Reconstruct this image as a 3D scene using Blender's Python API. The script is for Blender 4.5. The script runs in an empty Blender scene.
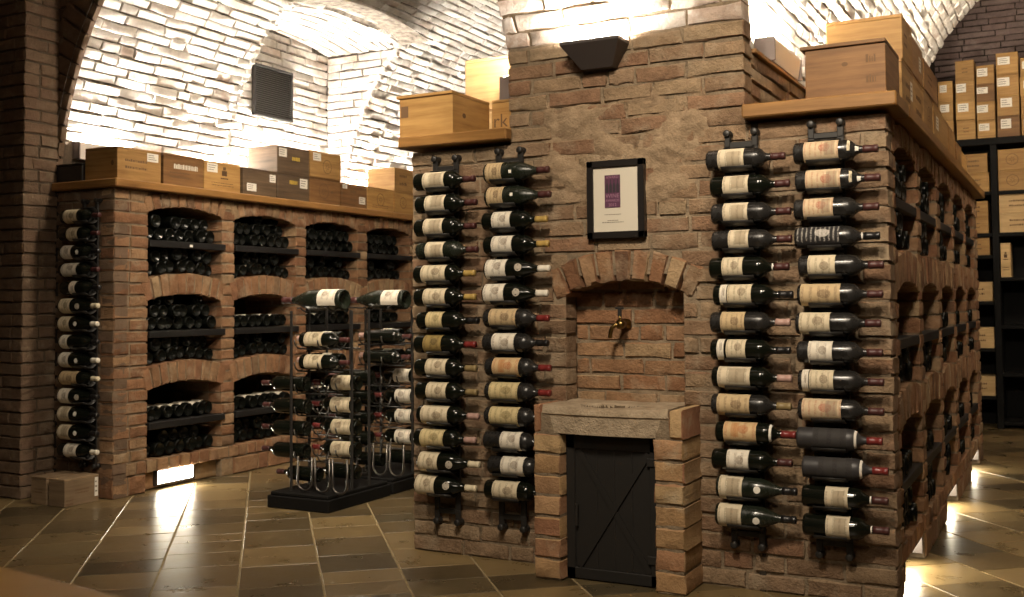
import bpy, bmesh, math, random
from mathutils import Vector, Matrix, noise

SC = bpy.context.scene
COL = SC.collection
rnd = random.Random(11)
PI = math.pi

# ------------------------------------------------------------------ materials
def newmat(name):
    m = bpy.data.materials.new(name); m.use_nodes = True
    nt = m.node_tree
    b = nt.nodes['Principled BSDF']
    return m, nt, b

def N(nt, t, **kw):
    n = nt.nodes.new(t)
    for k, v in kw.items():
        if k in n.inputs: n.inputs[k].default_value = v
        else: setattr(n, k, v)
    return n

def ramp(nt, fac, stops, interp='LINEAR'):
    r = nt.nodes.new('ShaderNodeValToRGB'); r.color_ramp.interpolation = interp
    el = r.color_ramp.elements
    while len(el) < len(stops): el.new(0.5)
    for e, (p, c) in zip(el, stops):
        e.position = p; e.color = (c[0], c[1], c[2], 1)
    nt.links.new(fac, r.inputs['Fac'])
    return r.outputs['Color']

def mixc(nt, fac, a, b, mode='MIX'):
    m = nt.nodes.new('ShaderNodeMix'); m.data_type = 'RGBA'; m.blend_type = mode
    for sock, v in ((m.inputs[0], fac), (m.inputs[6], a), (m.inputs[7], b)):
        if hasattr(v, 'links'): nt.links.new(v, sock)
        else: sock.default_value = v if not isinstance(v, tuple) else (v[0], v[1], v[2], 1)
    return m.outputs[2]

def coords(nt, scale=(1, 1, 1), kind='Object'):
    tc = nt.nodes.new('ShaderNodeTexCoord'); mp = nt.nodes.new('ShaderNodeMapping')
    mp.inputs['Scale'].default_value = scale
    nt.links.new(tc.outputs[kind], mp.inputs['Vector'])
    return mp.outputs['Vector']

def noise_tex(nt, vec, scale, detail=4, rough=.6):
    n = N(nt, 'ShaderNodeTexNoise', Scale=scale, Detail=detail, Roughness=rough)
    nt.links.new(vec, n.inputs['Vector'])
    return n.outputs['Fac']

def bump(nt, b, h, strength=.4, dist=.01):
    bp = N(nt, 'ShaderNodeBump', Strength=strength, Distance=dist)
    nt.links.new(h, bp.inputs['Height']); nt.links.new(bp.outputs['Normal'], b.inputs['Normal'])

def plain(name, col, rough=.5, metal=0., spec=.5):
    m, nt, b = newmat(name)
    b.inputs['Base Color'].default_value = (*col, 1); b.inputs['Roughness'].default_value = rough
    b.inputs['Metallic'].default_value = metal; b.inputs['Specular IOR Level'].default_value = spec
    return m

def brick_mat(name, stops, smear, smear_lo=.56, smear_hi=.72, var=.55, bstr=.55):
    m, nt, b = newmat(name)
    v = coords(nt)
    g = nt.nodes.new('ShaderNodeNewGeometry')
    base = ramp(nt, g.outputs['Random Per Island'], stops)
    n1 = noise_tex(nt, v, 22, 6, .7); n2 = noise_tex(nt, v, 95, 4, .7); n3 = noise_tex(nt, v, 7, 5, .65)
    dark = ramp(nt, n1, [(.25, (.45, .42, .4)), (.6, (1, 1, 1)), (.85, (1.25, 1.2, 1.1))])
    c = mixc(nt, var, base, dark, 'MULTIPLY')
    sm = ramp(nt, n3, [(smear_lo, (0, 0, 0)), (smear_hi, (1, 1, 1))])
    mm = nt.nodes.new('ShaderNodeMath'); mm.operation = 'MULTIPLY'; mm.inputs[1].default_value = .75
    nt.links.new(sm, mm.inputs[0])
    c = mixc(nt, mm.outputs[0], c, smear)
    nt.links.new(c, b.inputs['Base Color'])
    b.inputs['Roughness'].default_value = .92; b.inputs['Specular IOR Level'].default_value = .2
    ad = nt.nodes.new('ShaderNodeMath'); ad.operation = 'ADD'
    nt.links.new(n1, ad.inputs[0]); nt.links.new(n2, ad.inputs[1])
    bump(nt, b, ad.outputs[0], bstr, .012)
    return m

M = {}
M['brick'] = brick_mat('brick_red_tan', [(0, (.19, .095, .05)), (.25, (.28, .145, .075)), (.5, (.32, .195, .105)), (.75, (.25, .125, .068)), (.9, (.38, .265, .15)), (1, (.15, .08, .048))], (.38, .30, .20), .54, .74, .75, .8)
M['brick_pier'] = brick_mat('brick_pier_brown', [(0, (.20, .125, .075)), (.3, (.27, .18, .11)), (.6, (.32, .23, .14)), (.85, (.24, .135, .08)), (1, (.37, .28, .18))], (.34, .27, .185), .5, .72, .8, .9)
M['brick_yellow'] = brick_mat('brick_yellow_tan', [(0, (.36, .22, .11)), (.3, (.42, .27, .13)), (.5, (.33, .16, .09)), (.7, (.45, .31, .16)), (1, (.30, .15, .085))], (.42, .34, .23))
M['brick_washed'] = brick_mat('brick_thin_whitewash', [(0, (.36, .27, .21)), (.5, (.46, .37, .30)), (1, (.33, .23, .17))], (.62, .57, .51), .42, .62, .7, .8)
M['brick_dark'] = brick_mat('brick_old_brown', [(0, (.13, .085, .055)), (.5, (.19, .13, .085)), (1, (.16, .10, .065))], (.24, .19, .13))
M['brick_purple'] = brick_mat('brick_grey_purple', [(0, (.16, .115, .105)), (.5, (.21, .155, .14)), (1, (.18, .125, .112))], (.25, .20, .18))
M['white_brick'] = brick_mat('brick_whitewashed', [(0, (.66, .61, .54)), (.4, (.78, .74, .68)), (.8, (.72, .66, .58)), (1, (.60, .47, .38))], (.86, .84, .80), .42, .62, .5, .8)
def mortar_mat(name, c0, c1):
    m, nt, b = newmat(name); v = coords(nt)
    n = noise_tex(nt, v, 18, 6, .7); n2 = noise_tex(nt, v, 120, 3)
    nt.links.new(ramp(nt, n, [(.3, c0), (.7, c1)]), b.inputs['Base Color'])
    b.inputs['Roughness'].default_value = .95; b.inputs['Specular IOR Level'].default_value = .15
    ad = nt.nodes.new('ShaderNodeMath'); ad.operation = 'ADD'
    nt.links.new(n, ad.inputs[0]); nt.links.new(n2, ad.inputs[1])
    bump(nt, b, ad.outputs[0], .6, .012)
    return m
M['mortar'] = mortar_mat('lime_mortar', (.12, .09, .06), (.29, .22, .145))
M['mortar_dark'] = mortar_mat('dark_mortar', (.07, .05, .035), (.13, .10, .07))
M['plaster'] = mortar_mat('rough_plaster', (.17, .115, .07), (.34, .25, .16))
M['white_mortar'] = mortar_mat('whitewash_joint', (.05, .04, .03), (.40, .35, .29))
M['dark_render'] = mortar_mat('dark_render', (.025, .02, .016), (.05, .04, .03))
M['stone'] = mortar_mat('worn_sandstone', (.25, .19, .125), (.44, .35, .245))

M['stone_shade_stain'] = mortar_mat('shaded_stained_sandstone', (.07, .048, .03), (.14, .10, .065))  # basin bowl: its shadow painted into the colour, along with dirt

def wood_mat(name, c0, c1, rough=.55, sc=1.0):
    m, nt, b = newmat(name); v = coords(nt, (3 * sc, 3 * sc, 46 * sc))
    n = noise_tex(nt, v, 1.0, 6, .65)
    v2 = coords(nt, (2, 2, 5)); n2 = noise_tex(nt, v2, 1.6, 3)
    g = nt.nodes.new('ShaderNodeObjectInfo')
    ad = nt.nodes.new('ShaderNodeMath'); ad.operation = 'MULTIPLY_ADD'; ad.inputs[1].default_value = .55
    nt.links.new(n2, ad.inputs[0]); nt.links.new(n, ad.inputs[2])
    c = ramp(nt, ad.outputs[0], [(.52, c0), (.95, c1)])
    rv = ramp(nt, g.outputs['Random'], [(0, (.82, .8, .78)), (1, (1.12, 1.1, 1.05))])
    c = mixc(nt, 1.0, c, rv, 'MULTIPLY')
    nt.links.new(c, b.inputs['Base Color']); b.inputs['Roughness'].default_value = rough
    b.inputs['Specular IOR Level'].default_value = .3
    bump(nt, b, n, .15, .004)
    return m
M['pine'] = wood_mat('pine_wood', (.25, .130, .040), (.45, .270, .095))
M['pale_pine'] = wood_mat('pale_pine_wood', (.46, .30, .13), (.66, .47, .24))
M['brown_wood'] = wood_mat('brown_wood', (.105, .050, .018), (.225, .118, .045))
M['dark_wood'] = wood_mat('weathered_dark_wood', (.060, .040, .024), (.15, .10, .06))
M['board'] = wood_mat('oak_ledge_board', (.17, .082, .024), (.32, .17, .055), .45)
M['table_wood'] = wood_mat('table_wood', (.27, .15, .035), (.38, .22, .06), .4)
M['grey_wood'] = wood_mat('grey_brown_wood', (.15, .10, .06), (.29, .21, .13))

M['iron'] = plain('black_iron', (.022, .020, .018), .45, .2)
M['shelf_black'] = plain('black_shelf_board', (.010, .009, .0085), .55, 0, .35)
M['rack_black'] = plain('black_painted_wood', (.006, .0055, .005), .7, 0, .15)
M['steel'] = plain('brushed_steel_rod', (.12, .11, .10), .3, .9)
M['brass'] = plain('aged_brass', (.22, .145, .05), .32, 1.)
M['fixture_dark'] = plain('dark_bronze_lamp_body', (.045, .036, .033), .5)
M['fixture_pale'] = plain('pale_lamp_body', (.80, .74, .66), .5)
M['fixture_grey'] = plain('grey_lamp_cap', (.16, .13, .12), .6)
M['door_metal'] = plain('blackened_steel_door', (.018, .016, .014), .55, .3)
M['grille'] = plain('dark_grille_metal', (.03, .028, .026), .5, .3)
M['frame_black'] = plain('black_picture_frame', (.012, .010, .009), .3)
M['poster_paper'] = plain('silver_cream_card', (.62, .57, .47), .32, .15)
M['poster_purple'] = plain('poster_purple', (.075, .022, .052), .5)
M['poster_ink'] = plain('poster_ink', (.02, .015, .02), .5)
M['poster_grey'] = plain('poster_grey_print', (.22, .19, .15), .6)
M['paper'] = plain('white_paper', (.74, .70, .62), .8, 0, .2)
M['print'] = plain('burnt_brown_print', (.13, .07, .03), .8)
M['print_white'] = plain('white_print', (.62, .57, .48), .8)
M['print_yellow'] = plain('yellow_print', (.52, .36, .04), .8)

def glass(name, col, rough, dust=0.):
    m, nt, b = newmat(name)
    b.inputs['Base Color'].default_value = (*col, 1); b.inputs['Roughness'].default_value = rough
    b.inputs['Specular IOR Level'].default_value = .42
    if dust:
        v = coords(nt); n = noise_tex(nt, v, 14, 6, .7)
        nt.links.new(ramp(nt, n, [(.35, col), (.75, tuple(c + dust for c in col))]), b.inputs['Base Color'])
        nt.links.new(ramp(nt, n, [(.40, (rough,) * 3), (.8, (.45,) * 3)]), b.inputs['Roughness'])
    return m
M['g_dark'] = glass('dark_bottle_glass', (.005, .006, .004), .10)
M['g_green'] = glass('dark_green_bottle_glass', (.008, .011, .006), .12, .010)
M['g_dusty'] = glass('dusty_bottle_glass', (.010, .009, .008), .14, .013)
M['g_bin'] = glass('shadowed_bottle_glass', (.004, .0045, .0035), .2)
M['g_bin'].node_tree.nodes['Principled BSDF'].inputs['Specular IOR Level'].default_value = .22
M['g_frost'] = glass('frosted_black_bottle_glass', (.022, .020, .021), .42, .02)

def label_mat(name, paper, ink, stripes=26., crest=True, dirty=.25, picture=None):
    m, nt, b = newmat(name)
    uv = nt.nodes.new('ShaderNodeUVMap'); sp = nt.nodes.new('ShaderNodeSeparateXYZ')
    nt.links.new(uv.outputs['UV'], sp.inputs[0])
    def mth(op, a, bb=None, c=None):
        x = nt.nodes.new('ShaderNodeMath'); x.operation = op
        for i, q in enumerate((a, bb, c)):
            if q is None: continue
            if hasattr(q, 'links'): nt.links.new(q, x.inputs[i])
            else: x.inputs[i].default_value = q
        return x.outputs[0]
    u, v = sp.outputs[0], sp.outputs[1]
    oc = coords(nt); n1 = noise_tex(nt, oc, 60, 4, .7); n2 = noise_tex(nt, oc, 260, 2)
    wv = mth('SINE', mth('MULTIPLY', u, stripes))
    line = mth('GREATER_THAN', wv, .45)
    inner = mth('LESS_THAN', mth('ABSOLUTE', mth('SUBTRACT', v, .5)), mth('MULTIPLY_ADD', n1, .35, .08))
    txt = mth('MULTIPLY', mth('MULTIPLY', line, inner), mth('GREATER_THAN', n2, .46))
    c = mixc(nt, mth('MULTIPLY', txt, .42), paper, ink)
    if crest:
        du = mth('SUBTRACT', u, .60); dv = mth('MULTIPLY', mth('SUBTRACT', v, .5), 1.25)
        d = mth('SQRT', mth('ADD', mth('MULTIPLY', du, du), mth('MULTIPLY', dv, dv)))
        blob = mth('MULTIPLY', mth('LESS_THAN', d, .17), mth('GREATER_THAN', n2, .38))
        c = mixc(nt, mth('MULTIPLY', blob, .55), c, ink)
    if picture:
        pu = mth('LESS_THAN', mth('ABSOLUTE', mth('SUBTRACT', u, picture[0])), picture[1])
        pv = mth('LESS_THAN', mth('ABSOLUTE', mth('SUBTRACT', v, .5)), .24)
        c = mixc(nt, mth('MULTIPLY', mth('MULTIPLY', pu, pv), mth('MULTIPLY_ADD', n1, .8, .15)), c, picture[2])
    dirt = ramp(nt, n1, [(.35, (.62, .52, .38)), (.62, (1, 1, 1))])
    c = mixc(nt, dirty, c, dirt, 'MULTIPLY')
    nt.links.new(c, b.inputs['Base Color']); b.inputs['Roughness'].default_value = .75
    b.inputs['Specular IOR Level'].default_value = .25
    return m
LAB = {
 'cream':  (label_mat('label_cream', (.60, .52, .37), (.10, .06, .03)), 'cream label'),
 'white':  (label_mat('label_white', (.70, .65, .55), (.12, .08, .05), 20), 'white label'),
 'tan':    (label_mat('label_tan', (.50, .38, .22), (.10, .055, .03), 30), 'tan label'),
 'yellow': (label_mat('label_yellow', (.56, .46, .25), (.12, .09, .03), 34), 'yellowish label'),
 'gold':   (label_mat('label_gold', (.28, .20, .07), (.03, .02, .01), 18), 'dark gold label'),
 'picture':(label_mat('label_cream_with_picture', (.60, .52, .38), (.10, .07, .04), 24, False, .25, (.60, .24, (.20, .15, .09))), 'cream picture label'),
 'orange': (label_mat('label_orange_tan', (.56, .40, .22), (.34, .10, .03), 22, True, .3, (.35, .12, (.42, .17, .05))), 'orange-tan label'),
 'redprint':(label_mat('label_tan_red_print', (.56, .44, .29), (.32, .07, .04), 40, True, .35, (.75, .15, (.22, .17, .12))), 'red-printed tan label'),
 'grey':   (label_mat('label_dark_grey', (.040, .037, .036), (.012, .01, .01), 16, False), 'dark grey label'),
 'darkprint': (label_mat('label_black_white_print', (.020, .018, .018), (.62, .58, .52), 60, True, .1), 'black white-printed label'),
}
def cap(name, c, r=.35): return plain('capsule_' + name, c, r)
CAPM = {'red': (cap('red', (.16, .02, .018)), 'red capsule'), 'darkred': (cap('dark_red', (.055, .015, .013), .5), 'dark red capsule'),
 'gold': (cap('gold', (.40, .27, .08)), 'gold capsule'), 'black': (cap('black', (.010, .009, .009)), 'black capsule'),
 'cream': (cap('cream', (.62, .54, .38), .5), 'cream capsule'), 'pink': (cap('pinkish', (.40, .25, .21), .45), 'pinkish capsule'),
 'olive': (cap('olive', (.22, .16, .07), .45), 'olive capsule'), 'white': (cap('white', (.68, .63, .53), .5), 'white capsule')}

def emit(name, col, s):
    m, nt, b = newmat(name)
    b.inputs['Base Color'].default_value = (0.8, .8, .8, 1)
    b.inputs['Emission Color'].default_value = (*col, 1); b.inputs['Emission Strength'].default_value = s
    return m
M['glow_up'] = emit('uplight_lens', (1., .91, .80), 620)
M['glow_island'] = emit('island_uplight_lens', (1., .86, .68), 700)
M['glow_sconce'] = emit('sconce_lens', (1., .90, .80), 520)
M['glow_floor'] = emit('floor_lamp_lens', (1., .90, .70), 80)
M['glow_island_floor'] = emit('island_floor_lamp_lens', (1., .88, .66), 27)

def floor_mat():
    m, nt, b = newmat('stone_slab_floor')
    v = coords(nt); g = nt.nodes.new('ShaderNodeNewGeometry')
    base = ramp(nt, g.outputs['Random Per Island'], [(0, (.050, .038, .019)), (.15, (.10, .073, .036)), (.4, (.145, .104, .049)), (.65, (.185, .131, .060)), (.86, (.25, .18, .085)), (1, (.060, .050, .029))])
    n1 = noise_tex(nt, v, 6, 7, .65); n2 = noise_tex(nt, v, 45, 5, .7)
    c = mixc(nt, .6, base, ramp(nt, n1, [(.3, (.55, .52, .48)), (.7, (1.2, 1.17, 1.1))]), 'MULTIPLY')
    nt.links.new(c, b.inputs['Base Color'])
    nt.links.new(ramp(nt, n1, [(.3, (.24,) * 3), (.75, (.42,) * 3)]), b.inputs['Roughness'])
    b.inputs['Specular IOR Level'].default_value = .55
    ad = nt.nodes.new('ShaderNodeMath'); ad.operation = 'MULTIPLY_ADD'; ad.inputs[1].default_value = .2
    nt.links.new(n2, ad.inputs[0]); nt.links.new(n1, ad.inputs[2])
    bump(nt, b, ad.outputs[0], .07, .02)
    return m
M['floor'] = floor_mat()
M['grout'] = mortar_mat('floor_grout', (.22, .17, .09), (.36, .285, .165))

# ------------------------------------------------------------------ mesh helper
class MB:
    def __init__(s): s.v = []; s.f = []; s.m = []; s.uv = {}
    def add(s, vs, fs, m=0):
        o = len(s.v); s.v += [tuple(p) for p in vs]
        for f in fs: s.f.append(tuple(i + o for i in f)); s.m.append(m)
        return o
    def box(s, x0, x1, y0, y1, z0, z1, m=0, c=.002):
        c = min(c, (x1 - x0) * .3, (y1 - y0) * .3, (z1 - z0) * .3)
        vs = []; idx = {}
        for ix, X in ((0, x0), (1, x1)):
            for iy, Y in ((0, y0), (1, y1)):
                for iz, Z in ((0, z0), (1, z1)):
                    dx = c if ix == 0 else -c; dy = c if iy == 0 else -c; dz = c if iz == 0 else -c
                    idx[ix, iy, iz, 0] = len(vs); vs.append((X, Y + dy, Z + dz))
                    idx[ix, iy, iz, 1] = len(vs); vs.append((X + dx, Y, Z + dz))
                    idx[ix, iy, iz, 2] = len(vs); vs.append((X + dx, Y + dy, Z))
        q = idx; fs = []
        loop = ((0, 0), (1, 0), (1, 1), (0, 1))
        for a in (0, 1):
            fs.append([q[a, i, j, 0] for i, j in loop]); fs.append([q[i, a, j, 1] for i, j in loop]); fs.append([q[i, j, a, 2] for i, j in loop])
        for a in (0, 1):
            for b in (0, 1):
                fs.append([q[a, b, 0, 0], q[a, b, 1, 0], q[a, b, 1, 1], q[a, b, 0, 1]])
                fs.append([q[a, 0, b, 0], q[a, 1, b, 0], q[a, 1, b, 2], q[a, 0, b, 2]])
                fs.append([q[0, a, b, 1], q[1, a, b, 1], q[1, a, b, 2], q[0, a, b, 2]])
        for a in (0, 1):
            for b in (0, 1):
                for d in (0, 1): fs.append([q[a, b, d, 0], q[a, b, d, 1], q[a, b, d, 2]])
        s.add(vs, fs, m)
    def hexa(s, p, m=0):   # 8 corners: bottom 4 ccw, top 4 ccw
        s.add(p, [(0, 3, 2, 1), (4, 5, 6, 7), (0, 1, 5, 4), (1, 2, 6, 5), (2, 3, 7, 6), (3, 0, 4, 7)], m)
    def quad(s, a, b, c, d, m=0): s.add([a, b, c, d], [(0, 1, 2, 3)], m)
    def lathe(s, prof, n=20, fn=None, m=0, mats=None):
        fn = fn or (lambda x, r, a: (x, -r * math.cos(a), r * math.sin(a)))
        rings = []; vs = []; fs = []; ms = []
        for (x, r) in prof:
            if r < 1e-6: rings.append([len(vs)]); vs.append(fn(x, 0, 0))
            else:
                rings.append(list(range(len(vs), len(vs) + n)))
                vs += [fn(x, r, 2 * PI * k / n) for k in range(n)]
        for i in range(len(prof) - 1):
            A, B = rings[i], rings[i + 1]
            for k in range(n):
                k2 = (k + 1) % n
                if len(A) == 1 and len(B) == 1: continue
                if len(A) == 1: f = (A[0], B[k], B[k2])
                elif len(B) == 1: f = (A[k], B[0], A[k2])
                else: f = (A[k], B[k], B[k2], A[k2])
                fs.append(f); ms.append(mats[i] if mats else m)
        o = len(s.v); s.v += vs
        for f, mm in zip(fs, ms): s.f.append(tuple(i + o for i in f)); s.m.append(mm)
    def tube(s, pts, r, n=10, m=0):
        pts = [Vector(p) for p in pts]; rings = []; vs = []
        up = Vector((0, 0, 1))
        t0 = (pts[1] - pts[0]).normalized()
        a = t0.orthogonal().normalized()
        for i, p in enumerate(pts):
            t = (pts[min(i + 1, len(pts) - 1)] - pts[max(i - 1, 0)]).normalized()
            a = (a - t * a.dot(t)).normalized(); b = t.cross(a)
            rings.append(range(len(vs), len(vs) + n))
            vs += [p + (a * math.cos(2 * PI * k / n) + b * math.sin(2 * PI * k / n)) * r for k in range(n)]
        fs = []
        for i in range(len(pts) - 1):
            for k in range(n): fs.append((rings[i][k], rings[i][(k + 1) % n], rings[i + 1][(k + 1) % n], rings[i + 1][k]))
        fs.append(tuple(rings[0])); fs.append(tuple(reversed(rings[-1])))
        s.add(vs, fs, m)
    def brick(s, fn, u0, u1, v0, v1, d, depth, ch=.007, jit=.0025, m=0, sub=(3, 2), tl=1.):
        nx, ny = sub
        if u1 - u0 < 3 * ch or v1 - v0 < 3 * ch: ch = min(u1 - u0, v1 - v0) * .25
        ou, ov = rnd.uniform(0, 50), rnd.uniform(0, 50)
        P = lambda u, v, dd: fn(u, v, dd)
        vs = []; fs = []; R = rnd.uniform
        ju = [R(-jit, jit) * 1.6 for _ in range(4)]; tilt = R(-.02, .02) * tl; tilt2 = R(-.03, .03) * tl
        g = {}
        for j in range(ny + 1):
            for i in range(nx + 1):
                u = u0 + ch + (u1 - u0 - 2 * ch) * i / nx; v = v0 + ch + (v1 - v0 - 2 * ch) * j / ny
                dd = d + R(-jit, jit) + tilt * (u - (u0 + u1) / 2) + tilt2 * (v - (v0 + v1) / 2)
                g[i, j] = len(vs); vs.append(P(u, v, dd))
        for j in range(ny):
            for i in range(nx): fs.append((g[i, j], g[i + 1, j], g[i + 1, j + 1], g[i, j + 1]))
        per = [(i, 0) for i in range(nx)] + [(nx, j) for j in range(ny)] + [(i, ny) for i in range(nx, 0, -1)] + [(0, j) for j in range(ny, 0, -1)]
        r1 = []; r2 = []
        for (i, j) in per:
            u = u0 + (u1 - u0) * i / nx; v = v0 + (v1 - v0) * j / ny
            if 0 < i < nx: u += R(-jit, jit)
            if 0 < j < ny: v += R(-jit, jit)
            eu = R(-jit, jit) * 1.5; ev = R(-jit, jit) * 1.5
            r1.append(len(vs)); vs.append(P(u + eu, v + ev, d - ch * R(.8, 1.5)))
            r2.append(len(vs)); vs.append(P(u + eu, v + ev, d - depth))
        L = len(per)
        for k in range(L):
            k2 = (k + 1) % L
            fs.append((g[per[k]], r1[k], r1[k2], g[per[k2]]))
            fs.append((r1[k], r2[k], r2[k2], r1[k2]))
        fs.append(tuple(r2))
        s.add(vs, fs, m)
    def field(s, fn, u0, u1, v0, v1, course=.0655, lens=(.10, .20, .21, .19), joint=.010, depth=.09, prot=.003, jit=.002, ch=.004, hole=None, m=0, cj=0., sub=(3, 2), v_fixed=True):
        n = max(1, round((v1 - v0) / course)); h = (v1 - v0) / n
        for k in range(n):
            a, b = v0 + k * h, v0 + (k + 1) * h; vm = (a + b) / 2
            ivs = [(u0, u1)]
            for (p, q) in (hole(vm) if hole else []):
                out = []
                for (x, y) in ivs:
                    if q <= x or p >= y: out.append((x, y)); continue
                    if p > x: out.append((x, p))
                    if q < y: out.append((q, y))
                ivs = out
            for (x, y) in ivs:
                if y - x < .035: continue
                pos = x; first = True
                while pos < y - 1e-6:
                    L = rnd.choice(lens) * rnd.uniform(.93, 1.07)
                    if first and k % 2: L *= .52
                    first = False
                    if y - (pos + L) < .07: L = y - pos
                    j1 = joint / 2 if pos > x + 1e-6 else .0; j2 = joint / 2 if pos + L < y - 1e-6 else 0.
                    jj = rnd.uniform(-cj, cj)
                    s.brick(fn, pos + j1, pos + L - j2, a + joint / 2 + jj, b - joint / 2 + jj, rnd.uniform(-prot, prot), depth, ch, jit, m, sub)
                    pos += L
    def build(s, name, mats, parent=None, smooth=False, uvs=None, recalc=True):
        me = bpy.data.meshes.new(name); me.from_pydata(s.v, [], s.f)
        if not isinstance(mats, (list, tuple)): mats = [mats]
        for mt in mats: me.materials.append(mt)
        me.polygons.foreach_set('material_index', s.m)
        me.polygons.foreach_set('use_smooth', [bool(smooth)] * len(s.f))
        if recalc:
            bm = bmesh.new(); bm.from_mesh(me); bmesh.ops.recalc_face_normals(bm, faces=bm.faces); bm.to_mesh(me); bm.free()
        if uvs:
            ul = me.uv_layers.new(name='UVMap')
            for lp in me.loops: ul.data[lp.index].uv = uvs[lp.vertex_index]
        if smooth == 'angle': me.set_sharp_from_angle(angle=math.radians(38))
        me.update()
        return link(name, me, parent)

def link(name, me, parent=None):
    o = bpy.data.objects.new(name, me); COL.objects.link(o)
    if parent: adopt(o, parent)
    return o
ROOTLOC = {}
def adopt(o, parent):
    o.parent = parent
    if parent.name in ROOTLOC: o.matrix_parent_inverse = ROOTLOC[parent.name].inverted()

def tag(o, label, cat, group=None, kind=None):
    if label: o['label'] = label
    if cat: o['category'] = cat
    if group: o['group'] = group
    if kind: o['kind'] = kind
    return o
def thing(name, label, cat, loc=(0, 0, 0), group=None, world=True):
    o = bpy.data.objects.new(name, None); COL.objects.link(o); o.location = loc; o.empty_display_size = .05
    if world: ROOTLOC[o.name] = Matrix.Translation(loc)   # children are given in world space
    return tag(o, label, cat, group)
def struct(o, label, cat='wall'):
    return tag(o, label, cat, None, 'structure')

# ------------------------------------------------------------------ key dimensions
YF = 3.80                     # front face of the brick island
XS = -.555                    # right-hand face of the island
XL0 = -2.49                   # left end of the island
PX0, PX1 = -2.02, -1.045      # pier
BX = -4.57                    # front face of the bin wall
BY = 4.057                    # end face of the bin wall
ZT = 1.675                    # top of brickwork under ledge boards

# ------------------------------------------------------------------ floor
def build_floor():
    mb = MB(); L = Vector((.653, -.757, 0)).normalized(); n = Vector((-L.y, L.x, 0))
    w = .3045; base = -1.022
    forced = {}
    for k in range(-14, 24):
        c0 = base + k * w
        t = -11.5 + rnd.uniform(0, .3)
        while t < 5:
            ln = rnd.choice((.15, .18, .21, .24, .27, .33))
            ctr = L * (t + ln / 2) + n * (c0 + w / 2)
            if -5.9 < ctr.x < 2.7 and -1.8 < ctr.y < 10.2:
                def fn(u, v, d): 
                    p = L * u + n * v; return (p.x, p.y, d)
                mb.brick(fn, t + .002, t + ln - .002, c0 + .004, c0 + w - .004, rnd.uniform(-.0006, .0004), .02, .0012, .0002, 0, (1, 1), 0.)
            t += ln
    mb.quad((-6, -2, -.002), (2.8, -2, -.002), (2.8, 10.3, -.002), (-6, 10.3, -.002), 1)
    struct(mb.build('floor', [M['floor'], M['grout']]), 'worn brown stone slab floor laid in diagonal strips', 'floor')
build_floor()

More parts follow.
